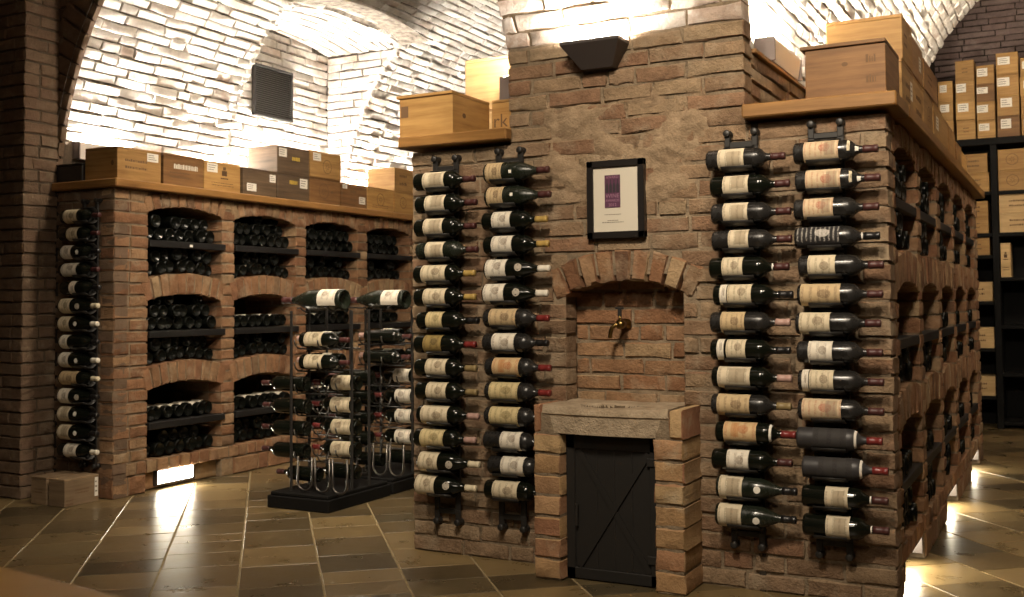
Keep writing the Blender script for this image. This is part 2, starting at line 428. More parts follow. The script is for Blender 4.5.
# ------------------------------------------------------------------ room shell
AX, AZ, AA, AB = -3.535, 1.60, 1.505, 1.78          # transverse arch and left barrel (ellipse)
def shell():
    # left wall pier: face towards +X between y 3.84 and 4.06, and its return
    mb = MB()
    fx = lambda u, v, d: (-5.03 + d, u, v)
    fy = lambda u, v, d: (u, 3.845 - d, v)
    mb.field(fx, 3.845, 4.07, 0, 3.7, lens=(.10, .2, .2), depth=.08)
    mb.field(fy, -6.0, -5.03, 0, 3.7, depth=.08)
    mb.quad((-5.037, 3.852, 0), (-5.037, 4.5, 0), (-5.037, 4.5, 3.7), (-5.037, 3.852, 3.7), 1)
    mb.quad((-6.0, 3.857, 0), (-5.042, 3.857, 0), (-5.042, 3.857, 3.7), (-6.0, 3.857, 3.7), 1)
    mb.quad((-6.0, -1.7, 0), (-6.0, 3.857, 0), (-6.0, 3.857, 3.7), (-6.0, -1.7, 3.7), 1)
    struct(mb.build('wall_left', [M['brick_dark'], M['mortar_dark']], smooth='angle'), 'brown brick wall at the left edge of the cellar')
    # transverse diaphragm arch
    mb = MB(); Yd = 4.07
    ell = lambda z, g=0.: (AA + g) * math.sqrt(max(0, 1 - ((z - AZ) / (AB + g)) ** 2)) if z < AZ + AB + g else 0
    ring = .24
    def hole(z):
        h = ell(z, ring - .05) if z > AZ else AA + ring - .05
        return [(AX - h, AX + h)] if h > 0 else []
    mb.field(lambda u, v, d: (u, Yd - d, v), -5.45, -1.6, 1.62, 3.75, hole=hole, depth=.1)
    def pol(u, v, d):
        t = u; return (AX - (AA + v) * math.cos(t), Yd - d, AZ + (AB + v) * math.sin(t))
    nb = 62
    for k in range(nb):
        t0, t1 = PI * k / nb + .003, PI * (k + 1) / nb - .003
        mb.brick(pol, t0, t1, 0, ring - .008, rnd.uniform(.004, .008), .03, .004, .0015)
    for k in range(60):   # soffit backing and face backing
        a, b = PI * k / 60, PI * (k + 1) / 60
        p = lambda t, g, y: (AX - (AA + g) * math.cos(t), y, AZ + (AB + g) * math.sin(t))
        mb.quad(p(a, .006, Yd + .012), p(b, .006, Yd + .012), p(b, .006, Yd + .03), p(a, .006, Yd + .03), 1)
        mb.quad(p(a, .006, Yd + .012), p(b, .006, Yd + .012), (p(b, .006, 0)[0], Yd + .012, 3.8), (p(a, .006, 0)[0], Yd + .012, 3.8), 1)
    struct(mb.build('trim_1', [M['brick_dark'], M['mortar_dark']], smooth='angle'), 'dark brick arch spanning in front of the white left vault', 'arch')
    # left barrel vault, whitewashed, with a lunette niche
    A2, B2 = 1.53, 1.80
    nY0, nY1, nzs, nzc = 5.40, 6.72, 2.985, 3.055
    # arc-length table
    M_ = 400; arc = [0.]; pts = []
    for i in range(M_ + 1):
        t = PI * i / M_; pts.append((-A2 * math.cos(t), B2 * math.sin(t)))
        if i: arc.append(arc[-1] + math.dist(pts[i], pts[i - 1]))
    Ltot = arc[-1]
    def at(s):
        if s <= 0: return (-A2, s, 1, 0)
        if s >= Ltot: return (A2, Ltot - s, -1, 0)
        lo, hi = 0, M_
        while hi - lo > 1:
            mid = (lo + hi) // 2
            if arc[mid] <= s: lo = mid
            else: hi = mid
        f = (s - arc[lo]) / (arc[hi] - arc[lo]); t = PI * (lo + f) / M_
        nx, nz = B2 * math.cos(t), -A2 * math.sin(t); l = math.hypot(nx, nz)
        return (-A2 * math.cos(t), B2 * math.sin(t), nx / l, nz / l)
    def vf(u, v, d):
        x, z, nx, nz = at(v); return (AX + x + nx * d, u, AZ + z + nz * d)
    def nhole_z(z):
        if z < nzs: return [(nY0, nY1)]
        if z < nzc:
            h = (nY1 - nY0) / 2 * math.sqrt(1 - (z - nzs) / (nzc - nzs)); c = (nY0 + nY1) / 2
            return [(c - h, c + h)]
        return []
    def vhole(s):
        return nhole_z(AZ + at(s)[1]) if s < Ltot / 2 else []
    mb = MB()
    kw = dict(course=.060, lens=(.12, .21, .25, .23, .28), joint=.0095, depth=.04, prot=.006, jit=.004, ch=.005, cj=.0035, sub=(2, 1))
    mb.field(vf, 4.10, 10.0, -.35, Ltot + .25, hole=vhole, **kw)
    ns = 70; ny = 66
    for i in range(ns):
        s0, s1 = -.35 + (Ltot + .7) * i / ns, -.35 + (Ltot + .7) * (i + 1) / ns
        hs = vhole((s0 + s1) / 2)
        cuts = [(4.06, 10.0)] if not hs else [(4.06, hs[0][0]), (hs[0][1], 10.0)]
        for (a, b) in cuts: mb.quad(vf(a, s0, -.022), vf(b, s0, -.022), vf(b, s1, -.022), vf(a, s1, -.022), 1)
    struct(mb.build('ceiling', [M['white_brick'], M['white_mortar']], smooth='angle'), 'whitewashed brick barrel vault over the left aisle', 'vault')
    # lunette niche
    mb = MB(); XN = -5.20
    bx = lambda z: AX - A2 * math.sqrt(max(0, 1 - ((z - AZ) / B2) ** 2)) if z > AZ else AX - A2
    ztop = lambda y: nzs + (nzc - nzs) * (1 - ((y - (nY0 + nY1) / 2) / ((nY1 - nY0) / 2)) ** 2)
    def bh(z): return [] if z < nzs else [(0, 20)] if z > nzc else [(0, nhole_z(z)[0][0]), (nhole_z(z)[0][1], 20)]
    mb.field(lambda u, v, d: (XN + d, u, v), nY0, nY1, 1.25, 3.05, hole=bh, **kw)
    for yy, sg in ((nY1, -1), (nY0, 1)):
        mb.field(lambda u, v, d: (u, yy + sg * d, v), XN, -4.3, 1.25, nzs, hole=lambda z: [(bx(z), 0)], **kw)
    mb.field(lambda u, v, d: (v, u, ztop(u) - d), nY0, nY1, XN, bx(nzs) + .02, **kw)
    for i in range(24):
        a, b = nY0 + (nY1 - nY0) * i / 24, nY0 + (nY1 - nY0) * (i + 1) / 24
        mb.quad((XN, a, ztop(a) + .02), (XN, b, ztop(b) + .02), (-4.25, b, ztop(b) + .02), (-4.25, a, ztop(a) + .02), 1)
        mb.quad((XN - .02, a, 1.2), (XN - .02, b, 1.2), (XN - .02, b, ztop(b) + .03), (XN - .02, a, ztop(a) + .03), 1)
        z0, z1 = 1.2 + 1.8 * i / 24, 1.2 + 1.8 * (i + 1) / 24
        for yy in (nY1 + .02, nY0 - .02):
            mb.quad((XN - .02, yy, z0), (bx(z0), yy, z0), (bx(z1), yy, z1), (XN - .02, yy, z1), 1)
    struct(mb.build('wall_vent', [M['white_brick'], M['white_mortar']], smooth='angle'), 'whitewashed lunette niche wall holding the dark vent grille')
    # right barrel vault
    cx, cz, R = .545, 2.02, 1.65
    rv = lambda u, v, d: (cx - (R - d) * math.cos(v / R), u, cz + (R - d) * math.sin(v / R)) if v >= 0 else (cx - R + d, u, cz + v)
    mb = MB(); k2 = dict(kw); k2['course'] = .058
    mb.field(rv, 3.88, 8.5, 0, PI * R, **k2)
    for i in range(60):
        s0, s1 = PI * R * i / 60, PI * R * (i + 1) / 60
        mb.quad(rv(3.86, s0, -.022), rv(8.5, s0, -.022), rv(8.5, s1, -.022), rv(3.86, s1, -.022), 1)
    struct(mb.build('ceiling_right', [M['white_brick'], M['white_mortar']], smooth='angle'), 'whitewashed brick barrel vault over the right aisle', 'vault')
    # spine wall behind the pier
    mb = MB()
    mb.box(PX0 + .10, -1.12, 4.1, 8.5, 1.68, 3.75, 1)
    mb.field(lambda u, v, d: (PX1 + d, u, v), 3.90, 8.5, 1.735, 1.965, lens=(.2, .26, .3), depth=.08)
    mb.box(-1.2, PX1 - .012, 3.9, 8.5, 1.735, 1.955, 1)
    mb.box(-1.2, PX1 + .012, 3.92, 8.5, 1.962, 1.978, 2)
    mb.field(lambda u, v, d: (u, 8.5 - .3 + d, v), -1.05, -1.0, 1.7, 3.2, depth=.05)
    struct(mb.build('wall_spine', [M['brick_pier'], M['mortar'], M['board']], smooth='angle'), 'tan brick spine wall above the island with a narrow ledge')
    # back wall, end wall, sides, bay ceiling
    mb = MB()
    mb.field(lambda u, v, d: (u, 9.75 - d, v), -1.6, 2.3, 0, 4.6, course=.052, joint=.007, lens=(.24, .3, .2), depth=.04)
    mb.quad((-1.9, 9.765, 0), (2.6, 9.765, 0), (2.6, 9.765, 5), (-1.9, 9.765, 5), 1)
    mb.quad((-1.9, 8.5, 3.72), (2.6, 8.5, 3.72), (2.6, 9.8, 5), (-1.9, 9.8, 5), 1)
    mb.box(-1.6, -1.02, 8.5, 9.76, 0, 4.9, 1)
    struct(mb.build('wall_back', [M['brick_purple'], M['dark_render']], smooth='angle'), 'dark purplish brick end wall behind the black shelving')
    mb = MB()
    mb.field(lambda u, v, d: (u, 10.0 - d, v), -5.1, -2.0, 0, 3.45, depth=.04)
    mb.quad((-5.2, 10.02, 0), (-1.9, 10.02, 0), (-1.9, 10.02, 3.6), (-5.2, 10.02, 3.6), 1)
    struct(mb.build('wall_far', [M['white_brick'], M['white_mortar']], smooth='angle'), 'whitewashed far wall closing the left aisle')
    mb = MB()
    mb.field(lambda u, v, d: (2.2 - d, u, v), -1.7, 9.75, 0, 2.3, depth=.04, sub=(1, 1))
    mb.quad((2.215, -1.8, 0), (2.215, 9.9, 0), (2.215, 9.9, 3.8), (2.215, -1.8, 3.8), 1)
    struct(mb.build('wall_right', [M['brick_dark'], M['mortar']], smooth='angle'), 'dark brick wall of the right aisle, outside the picture')
    mb = MB(); mb.quad((-6, -1.7, 0), (2.3, -1.7, 0), (2.3, -1.7, 3.8), (-6, -1.7, 3.8))
    struct(mb.build('wall_front', M['plaster']), 'plastered wall behind the viewer')
    mb = MB()
    for i in range(24):
        f = lambda k: (-6.05 + 8.35 * k / 24, 3.1 + .65 * math.sin(PI * k / 24))
        (xa, za), (xb, zb) = f(i), f(i + 1)
        mb.quad((xa, -1.75, za), (xb, -1.75, zb), (xb, 4.08, zb), (xa, 4.08, za))
    struct(mb.build('ceiling_front', M['plaster'], smooth=True), 'plastered vault over the front bay', 'vault')
shell()

# ------------------------------------------------------------------ brick wine bins (both walls share one builder)
def seg_arc(y0, y1, zs, zc):
    c = (y1 - y0) / 2; h = zc - zs; R = (c * c + h * h) / (2 * h); return (y0 + y1) / 2, zc - R, R, math.asin(c / R)
ROWS = [(1.18, 1.56, 1.60), (.68, 1.06, 1.10), (.18, .56, .60)]
BT = .118
def bin_wall(name, label, X0, ystart, bays, yend, open_base, corner_skip=0.):
    root = thing(name, label, 'wine bins', (X0, (ystart + yend) / 2, 0))
    mb = MB()
    fn = lambda u, v, d: (X0 + d, u, v)
    hs = [(a, b) for a, b in bays]
    mb.field(fn, ystart + corner_skip, yend, .18, ZT, hole=lambda z: hs, lens=(.11, .205, .205), depth=.10, prot=.003, jit=.0022)
    # base: sill course, plinth piers
    mb.field(fn, ystart + corner_skip, yend, .105, .18, course=.075, lens=(.075, .08, .085), depth=.16, prot=.004)
    bh = [(a - .01, b + .01) for i, (a, b) in enumerate(bays) if i in open_base]
    mb.field(fn, ystart + corner_skip, yend, 0, .105, course=.1, hole=lambda z: bh, depth=.12)
    for i in open_base:
        bb = bays[i][1] + .012
        mb.field(lambda u, v, d: (u, bb - d, v), X0 - .42, X0 - .115, 0, .105, course=.0525, lens=(.1, .2), depth=.02, sub=(1, 1))
    # voussoir arches
    for (a, b) in bays:
        for (zb, zs, zc) in ROWS:
            cy, cz, R, ang = seg_arc(a, b, zs, zc)
            t = BT if zs < 1.5 else ZT - zc + .012
            n = 10
            e = ang * 1.06
            pol = lambda u, v, d: (X0 + d, cy + v * math.sin(u), cz + v * math.cos(u))
            for k in range(n):
                u0, u1 = -e + 2 * e * k / n, -e + 2 * e * (k + 1) / n
                g = .004 / R
                tt = t if zs < 1.5 else ZT + .02 - cz - R
                mb.brick(pol, u0 + g, u1 - g, R, R + tt - (.0 if zs < 1.5 else .01), rnd.uniform(-.003, .003), .42, .004, .002)
    # core: piers, reveals, back
    edges = [ystart + .015] + [q for bay in bays for q in bay] + [yend - .005]
    for i in range(0, len(edges), 2):
        a, b = edges[i], edges[i + 1]
        mb.box(X0 - .45, X0 - .006, a + (.006 if i else 0), b - (.006 if i < len(edges) - 2 else 0), 0, ZT, 1)
    for (a, b) in bays:      # reveals facing -Y and +Y
        mb.field(lambda u, v, d: (u, b - d + .0, v), X0 - .44, X0 - .10, .18, ZT, lens=(.12, .22), depth=.03, prot=.003, sub=(2, 1))
        mb.field(lambda u, v, d: (u, a + d, v), X0 - .44, X0 - .10, .18, ZT, lens=(.12, .22), depth=.03, prot=.003, sub=(2, 1))
        for (zb, zs, zc) in ROWS:
            cy, cz, R, ang = seg_arc(a, b, zs, zc)
            for k in range(8):
                u0, u1 = -ang * 1.05 + 2.1 * ang * k / 8, -ang * 1.05 + 2.1 * ang * (k + 1) / 8
                top = R + (BT - .012 if zs < 1.5 else .05)
                P = lambda u, r, x: (x, cy + r * math.sin(u), cz + r * math.cos(u))
                mb.hexa([P(u0, R + .012, X0 - .43), P(u1, R + .012, X0 - .43), P(u1, R + .012, X0 - .006), P(u0, R + .012, X0 - .006),
                         P(u0, top, X0 - .43), P(u1, top, X0 - .43), P(u1, top, X0 - .006), P(u0, top, X0 - .006)], 1)
            mb.box(X0 - .45, X0 - .03, a, b, zc + .02 if zs > 1.5 else zc + .02, (ZT if zs > 1.5 else zs + BT - .02), 1) if zs > 1.5 else None
        mb.box(X0 - .45, X0 - .014, a, b, .11, .172, 1)
    for i, (a, b) in enumerate(bays):
        if i not in open_base: mb.box(X0 - .2, X0 - .013, a, b, 0, .11, 1)
    mb.build('brickwork', [M['brick'], M['mortar']], root, smooth='angle')
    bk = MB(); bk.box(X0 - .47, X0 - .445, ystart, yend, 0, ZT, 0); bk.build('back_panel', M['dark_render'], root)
    for bi, (a, b) in enumerate(bays):
        for ri, z in enumerate((1.40, .89, .38)):
            sh = MB()
            sh.box(X0 - .42, X0 - .02, a + .005, b - .014, z - .03, z, 0)
            sh.box(X0 - .025, X0 + (.012 if X0 < -3 else -.004), a + .004, b + (.022 if X0 < -3 else -.004), z - .037, z + .001, 0, .003)
            o = sh.build('shelf', M['shelf_black'], root)
            if bi == 0 and ri == 0 and X0 < -3:
                t = MB(); t.box(X0 + .0142, X0 + .0155, a + .30, a + .325, z - .028, z - .014); t.build('paper_tag', M['paper'], o)
    return root
LB = [(4.295, 4.875), (4.985, 5.565), (5.675, 6.255), (6.375, 6.935), (7.05, 7.63)]
left_bins = bin_wall('brick_wine_bins', 'long brick wall of arched wine bins along the left aisle', BX, BY, LB, 7.75, {0})
SB = [(3.97 + .682 * k, 4.55 + .682 * k) for k in range(5)]
right_bins = bin_wall('brick_wine_bins', "brick side of the island with five columns of arched wine bins, receding at right", XS, YF, SB, 7.49, {0, 2, 4}, corner_skip=.10)

def left_end():
    mb = MB()
    mb.field(lambda u, v, d: (u, BY - d, v), -5.03, BX, 0, ZT, lens=(.12, .23), depth=.09, prot=.004)
    mb.box(-5.05, BX - .008, BY + .006, BY + .2, 0, ZT, 1)
    mb.build('end_brickwork', [M['brick_dark'], M['mortar']], left_bins, smooth='angle')
    b = MB(); b.box(-5.03, -4.518, 4.02, 7.76, ZT, 1.721, 0, .006)
    b.build('ledge_board', M['board'], left_bins)
left_end()

# ------------------------------------------------------------------ island front wall with pier and niche
NX0, NX1, NZS, NZC = -1.776, -1.292, 1.062, 1.116
def island_front():
    mb = MB()
    fn = lambda u, v, d: (u, YF - d, v)
    cx, cz, R, ang = seg_arc(NX0, NX1, NZS, NZC)
    T = .118
    def hole(z):
        if z < .56: return [(-1.80, -1.26)]
        if z < NZS - .02: return [(NX0, NX1)]
        ro = R + T; h = math.sqrt(max(0, ro * ro - (z - cz) ** 2)) if z < cz + ro else 0
        lim = (NX1 - NX0) / 2 + .05
        return [(cx - min(h, lim), cx + min(h, lim))] if h > .05 else []
    kw = dict(course=.0655, lens=(.11, .20, .21, .19, .23), joint=.0105, depth=.10, prot=.0035, jit=.0028, cj=.002)
    kw['m'] = 2
    mb.field(fn, XL0, XS, 0, ZT, hole=hole, **kw)
    def lean(u, v, d):
        k = max(0., v - 1.95)
        return (u - .30 * k * k * (PX1 - u) / (PX1 - PX0), YF - d - .55 * k * k, v)
    mb.field(lean, PX0, PX1, ZT, 2.06, **kw)
    kw['m'] = 4
    mb.field(lean, PX0, PX1, 2.06, 3.2, **kw)
    pol = lambda u, v, d: (cx + v * math.sin(u), YF - d, cz + v * math.cos(u))
    n = 9; e = ang * 1.17
    for k in range(n):
        u0, u1 = -e + 2 * e * k / n, -e + 2 * e * (k + 1) / n
        mb.brick(pol, u0 + .005 / R, u1 - .005 / R, R, R + T, rnd.uniform(0, .006), .14, .008, .004)
    # niche: back and reveals
    YN = 3.925
    mb.field(lambda u, v, d: (u, YN - d, v), NX0 - .01, NX1 + .01, .55, 1.14, depth=.05, **{k: v for k, v in kw.items() if k not in ('depth', 'm')})
    for xx, sg in ((NX0, 1), (NX1, -1)):
        mb.field(lambda u, v, d: (xx + sg * d, u, v), YF + .1, YN, .55, 1.10, lens=(.2,), depth=.04, prot=.002, sub=(1, 1))
    # backing
    Yb = YF + .007
    for (a, b, z0, z1) in ((XL0, NX0, 0, ZT), (NX1, XS - .008, 0, ZT), (NX0, NX1, NZC + .02, ZT), ):
        mb.quad((a, Yb, z0), (b, Yb, z0), (b, Yb, z1), (a, Yb, z1), 1)
    for k in range(24):
        z0, z1 = ZT + (3.2 - ZT) * k / 24, ZT + (3.2 - ZT) * (k + 1) / 24
        p = [lean(PX0 + .006, z0, -.007), lean(PX1 - .006, z0, -.007), lean(PX1 - .006, z1, -.007), lean(PX0 + .006, z1, -.007)]
        mb.quad(*p, 1)
        for i, j, ye in ((0, 3, 4.15), (1, 2, 3.9)): mb.quad(p[i], p[j], (p[j][0], ye, z1), (p[i][0], ye, z0), 1)
    mb.quad((NX0 - .02, YN + .007, .5), (NX1 + .02, YN + .007, .5), (NX1 + .02, YN + .007, 1.2), (NX0 - .02, YN + .007, 1.2), 1)
    for xx in (NX0 - .013, NX1 + .013): mb.quad((xx, YF + .01, .5), (xx, YN + .02, .5), (xx, YN + .02, 1.12), (xx, YF + .01, 1.12), 1)
    # patch of rough plaster smeared over the bricks
    nx, nz = 110, 76; idx = {}; vs = []; fs = []
    X0, X1, Z0, Z1 = PX0 + .005, PX1 - .005, 1.30, 1.93
    for j in range(nz + 1):
        for i in range(nx + 1):
            x = X0 + (X1 - X0) * i / nx; z = Z0 + (Z1 - Z0) * j / nz
            ex = min(i, nx - i) / nx; ez = min(j, nz - j) / nz
            edge = min(1, min(ex * 5, ez * 4))
            d = -.026 + edge * (.028 + .026 * noise.noise(Vector((x * 5.5, z * 8, 3.1)))) + .007 * noise.noise(Vector((x * 22, z * 34, 1))) + .004 * noise.noise(Vector((x * 60, z * 80, 7)))
            idx[i, j] = len(vs); vs.append((x, YF - d, z))
    for j in range(nz):
        for i in range(nx): fs.append((idx[i, j], idx[i + 1, j], idx[i + 1, j + 1], idx[i, j + 1]))
    mb.add(vs, fs, 3)
    # left flank, top slab, inside
    mb.box(XL0 + .005, XL0 + .12, YF + .02, 7.45, 0, ZT, 1)
    mb.box(XL0 + .02, XS - .48, YF + .16, 7.45, 1.60, ZT, 1)
    struct(mb.build('wall_island', [M['brick'], M['mortar'], M['brick_pier'], M['plaster'], M['brick_washed']], smooth='angle'), 'brick front of the central island and the pier rising to the vault')
island_front()

t = thing('ledge_board', 'oak ledge board on the right shoulder of the island, turning the corner under crates', 'ledge', (-.6, 5.5, 1.68))
b = MB(); b.box(-1.043, -.514, 3.74, 4.05, 1.688, 1.737, 0, .005); b.build('front_board', M['board'], t)
b = MB(); b.box(-.86, -.512, 4.05, 7.62, 1.688, 1.737, 0, .005); b.build('side_board', M['board'], t)
b = MB(); b.box(-2.523, -2.003, 3.74, 3.793, 1.690, 1.7365, 0, .005); b.box(-2.523, -2.03, 3.79, 5.2, 1.690, 1.7363, 0, .004)
tag(b.build('ledge_board', M['board']), 'oak ledge board on the left shoulder of the island', 'ledge')

# ------------------------------------------------------------------ plinth with stone basin, door and tap
def plinth():
    root = thing('basin_plinth', 'brick plinth with worn stone basin and black metal door under the niche', 'plinth', (-1.53, 3.7, 0))
    for nm, x0, x1 in (('left', -1.825, -1.715), ('right', -1.345, -1.235)):
        mb = MB(); n = 7
        for k in range(n):
            z0, z1 = .545 * k / n, .545 * (k + 1) / n
            mb.brick(lambda u, v, d: (u, 3.608 - d, v), x0, x1, z0 + .005, z1 - .005, rnd.uniform(-.002, .004), .2, .005, .003)
        if nm == 'left': mb.brick(lambda u, v, d: (u, 3.608 - d, v), x0, -1.792, .549, .648, .002, .2, .006, .003)
        else: mb.brick(lambda u, v, d: (u, 3.608 - d, v), -1.288, x1, .549, .648, .002, .2, .005, .003)
        mb.box(x0 + .004, x1 - .004, 3.613, 3.795, 0, .62, 1)
        mb.build('brick_pillar', [M['brick_yellow'], M['mortar']], root, smooth='angle')
    # stone basin with bowed front edge and a shallow bowl
    nx, ny = 90, 70; x0, x1 = -1.788, -1.292; top = []; vs = []; fs = []
    def yf(u): return 3.612 - .022 * math.sin(PI * min(1, max(0, u))) ** 1.2
    def zt(x, y):
        r = math.hypot((x + 1.562) / 1.30, y - 3.74)
        return .648 - (.09 * (lambda q: q * q * (3 - 2 * q))(min(1, max(0, (.096 - r) / .034)))) - .006 * math.sin(PI * (x - x0) / (x1 - x0)) + .003 * noise.noise(Vector((x * 18, y * 18, 0)))
    for j in range(ny + 1):
        for i in range(nx + 1):
            u = i / nx; x = x0 + (x1 - x0) * u; yy = yf(u); y = yy + (3.924 - yy) * j / ny
            z = zt(x, y)
            if j == 0: z -= .010
            vs.append((x, y, z))
    g = lambda i, j: j * (nx + 1) + i
    for j in range(ny):
        for i in range(nx): fs.append((g(i, j), g(i + 1, j), g(i + 1, j + 1), g(i, j + 1)))
    rows = []
    for (dz, dy) in ((-.028, -.002), (-.034, .004), (-.10, .006)):
        r = []
        for i in range(nx + 1):
            u = i / nx; x = x0 + (x1 - x0) * u
            r.append(len(vs)); vs.append((x, yf(u) + dy + .002 * noise.noise(Vector((x * 25, dz * 30, 5))), .645 + dz))
        rows.append(r)
    bk = [len(vs) + i for i in range(nx + 1)]
    for i in range(nx + 1): vs.append((x0 + (x1 - x0) * i / nx, 3.924, .545))
    prev = [g(i, 0) for i in range(nx + 1)]
    for r in rows + [bk]:
        for i in range(nx): fs.append((prev[i], r[i], r[i + 1], prev[i + 1]))
        prev = r
    for i in range(nx): fs.append((bk[i], g(i, ny), g(i + 1, ny), bk[i + 1]))
    for side in (0, nx):
        fs.append(tuple([g(side, j) for j in range(ny + 1)] + [bk[side]] + [r[side] for r in reversed(rows)]))
    mb = MB(); mb.add(vs, fs)
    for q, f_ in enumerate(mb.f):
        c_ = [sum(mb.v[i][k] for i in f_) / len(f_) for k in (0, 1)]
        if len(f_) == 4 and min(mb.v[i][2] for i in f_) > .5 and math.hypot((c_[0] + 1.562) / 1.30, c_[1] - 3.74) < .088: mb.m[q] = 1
    mb.build('stone_basin', [M['stone'], M['stone_shade_stain']], root, smooth='angle')
    # door
    d = MB(); x0, x1, yd = -1.714, -1.346, 3.668
    d.box(x0, x1, yd, yd + .02, .005, .543, 0, .002)
    dr = d.build('door', M['door_metal'], root)
    fr = MB()
    for (a, b, c, e) in ((x0, x0 + .035, .005, .543), (x1 - .035, x1, .005, .543), (x0, x1, .485, .543), (x0, x1, .005, .045)):
        fr.box(a, b, yd - .008, yd, c, e, 0, .002)
    fr.build('door_frame', M['door_metal'], dr)
    for sgn in (1, -1):
        br = MB(); yd = 3.668 - (.003 if sgn > 0 else -.0015); a = Vector((x0 + .05, yd - .006, .05 if sgn > 0 else .48)); bb = Vector((x1 - .04, yd - .006, .48 if sgn > 0 else .05))
        t = (bb - a).normalized(); nn = Vector((-t.z, 0, t.x)) * .011; o = Vector((0, .006, 0))
        br.hexa([a - nn, a + nn, a + nn + o, a - nn + o, bb - nn, bb + nn, bb + nn + o, bb - nn + o]); br.build('cross_brace', M['door_metal'], dr)
    yd = 3.668
    for xx in (x0 + .12, x0 + .19, x0 + .26):
        s = MB(); s.box(xx, xx + .004, yd - .0025, yd, .05, .48); s.build('plank_seam', M['iron'], dr)
    h = MB(); h.tube([(x0 + .044, yd - .012, .20), (x0 + .044, yd - .014, .24), (x0 + .044, yd - .012, .28)], .006); h.build('door_handle', M['iron'], dr)
    for z in (.10, .45):
        h = MB(); h.box(x1 - .045, x1 - .002, yd - .014, yd - .008, z - .015, z + .015); h.build('hinge', M['iron'], dr)
plinth()

def tap():
    root = thing('brass_tap', 'small brass water tap on the back of the arched brick niche', 'tap', (-1.575, 3.91, .94))
    def cyl(name, pts, r, m='brass', n=12): 
        mb = MB(); mb.tube(pts, r, n); return mb.build(name, M[m], root, smooth=True)
    mb = MB(); mb.lathe([(0, 0), (0, .020), (.006, .022), (.010, .013), (.05, .012), (.055, .018), (.075, .018), (.08, .010), (.085, 0)], 16, lambda x, r, a: (-1.567 + r * math.cos(a), 3.924 - x, .945 + r * math.sin(a)))
    mb.build('valve_body', M['brass'], root, smooth=True)
    cyl('spout', [(-1.567, 3.855, .945), (-1.583, 3.845, .943), (-1.597, 3.842, .932), (-1.603, 3.842, .912), (-1.605, 3.842, .892)], .0085)
    cyl('stem', [(-1.572, 3.868, .95), (-1.573, 3.866, .985)], .006)
    mb = MB(); mb.box(-1.581, -1.566, 3.86, 3.872, .975, 1.010, 0, .003); mb.box(-1.592, -1.556, 3.862, 3.87, 1.004, 1.012, 0, .003)
    mb.build('lever_handle', M['iron'], root)
tap()

# ------------------------------------------------------------------ framed poster, sconce, grille
def poster():
    root = thing('framed_poster', 'black framed award poster with purple panel on the brick pier', 'picture', (-1.549, 3.79, 1.274))
    x0, x1, z0, z1, y = -1.667, -1.431, 1.276, 1.577, YF - .028
    w = .026
    f = MB()
    for a, b, c, e in ((x0, x0 + w, z0, z1), (x1 - w, x1, z0, z1), (x0, x1, z1 - w, z1), (x0, x1, z0, z0 + w)): f.box(a, b, y, y + .03, c, e, 0, .002)
    f.build('frame', M['frame_black'], root)
    p = MB(); p.box(x0 + .02, x1 - .02, y + .010, y + .016, z0 + .02, z1 - .02); pp = p.build('card', M['poster_paper'], root)
    px0, px1, pz0, pz1 = -1.594, -1.530, 1.394, 1.520
    q = MB(); q.box(px0, px1, y + .008, y + .0101, pz0, pz1, 0, .0003); q.build('purple_panel', M['poster_purple'], pp)
    q = MB()
    for k in range(4):
        c = px0 + .010 + .0147 * k
        yy = y + .0078
        prof = [(-.0055, 1.452), (-.0055, 1.478), (-.004, 1.484), (-.0016, 1.490), (-.0016, 1.503), (.0016, 1.503), (.0016, 1.490), (.004, 1.484), (.0055, 1.478), (.0055, 1.452)]
        q.add([(c + a, yy, z) for a, z in prof], [tuple(range(10))])
    q.build('bottle_print', M['poster_ink'], pp)
    def words(txt, size, cx, z, mat, nm):
        cu = bpy.data.curves.new('txt', 'FONT'); cu.body = txt; cu.size = size; cu.align_x = 'CENTER'; cu.extrude = .0002
        to = bpy.data.objects.new('txt', cu); COL.objects.link(to)
        bpy.context.view_layer.update()
        me = bpy.data.meshes.new_from_object(to.evaluated_get(bpy.context.evaluated_depsgraph_get()))
        bpy.data.objects.remove(to)
        me.transform(Matrix.Translation((cx, y + .0076, z)) @ Matrix.Rotation(PI / 2, 4, 'X'))
        me.materials.clear(); me.materials.append(mat)
        o = link(nm, me, pp)
    ink = plain('poster_pale_print', (.26, .13, .19), .6)
    words('AWARD', .014, -1.562, 1.507, ink, 'heading_print')
    words('WINE', .022, -1.562, 1.432, ink, 'title_print'); words('AWARDS', .014, -1.562, 1.417, ink, 'title_print'); words('2012', .017, -1.562, 1.399, ink, 'title_print')
    for z, hw, n in ((1.368, .034, 9), (1.345, .022, 8), (1.338, .044, 16)):
        q = MB(); xx = -1.562 - hw
        while xx < -1.562 + hw:
            L = rnd.uniform(.004, .012); q.box(xx, min(xx + L, -1.562 + hw), y + .0088, y + .0101, z - .0014, z + .0014, 0, .0002); xx += L + .002
        q.build('text_line', M['poster_grey'], pp)
poster()

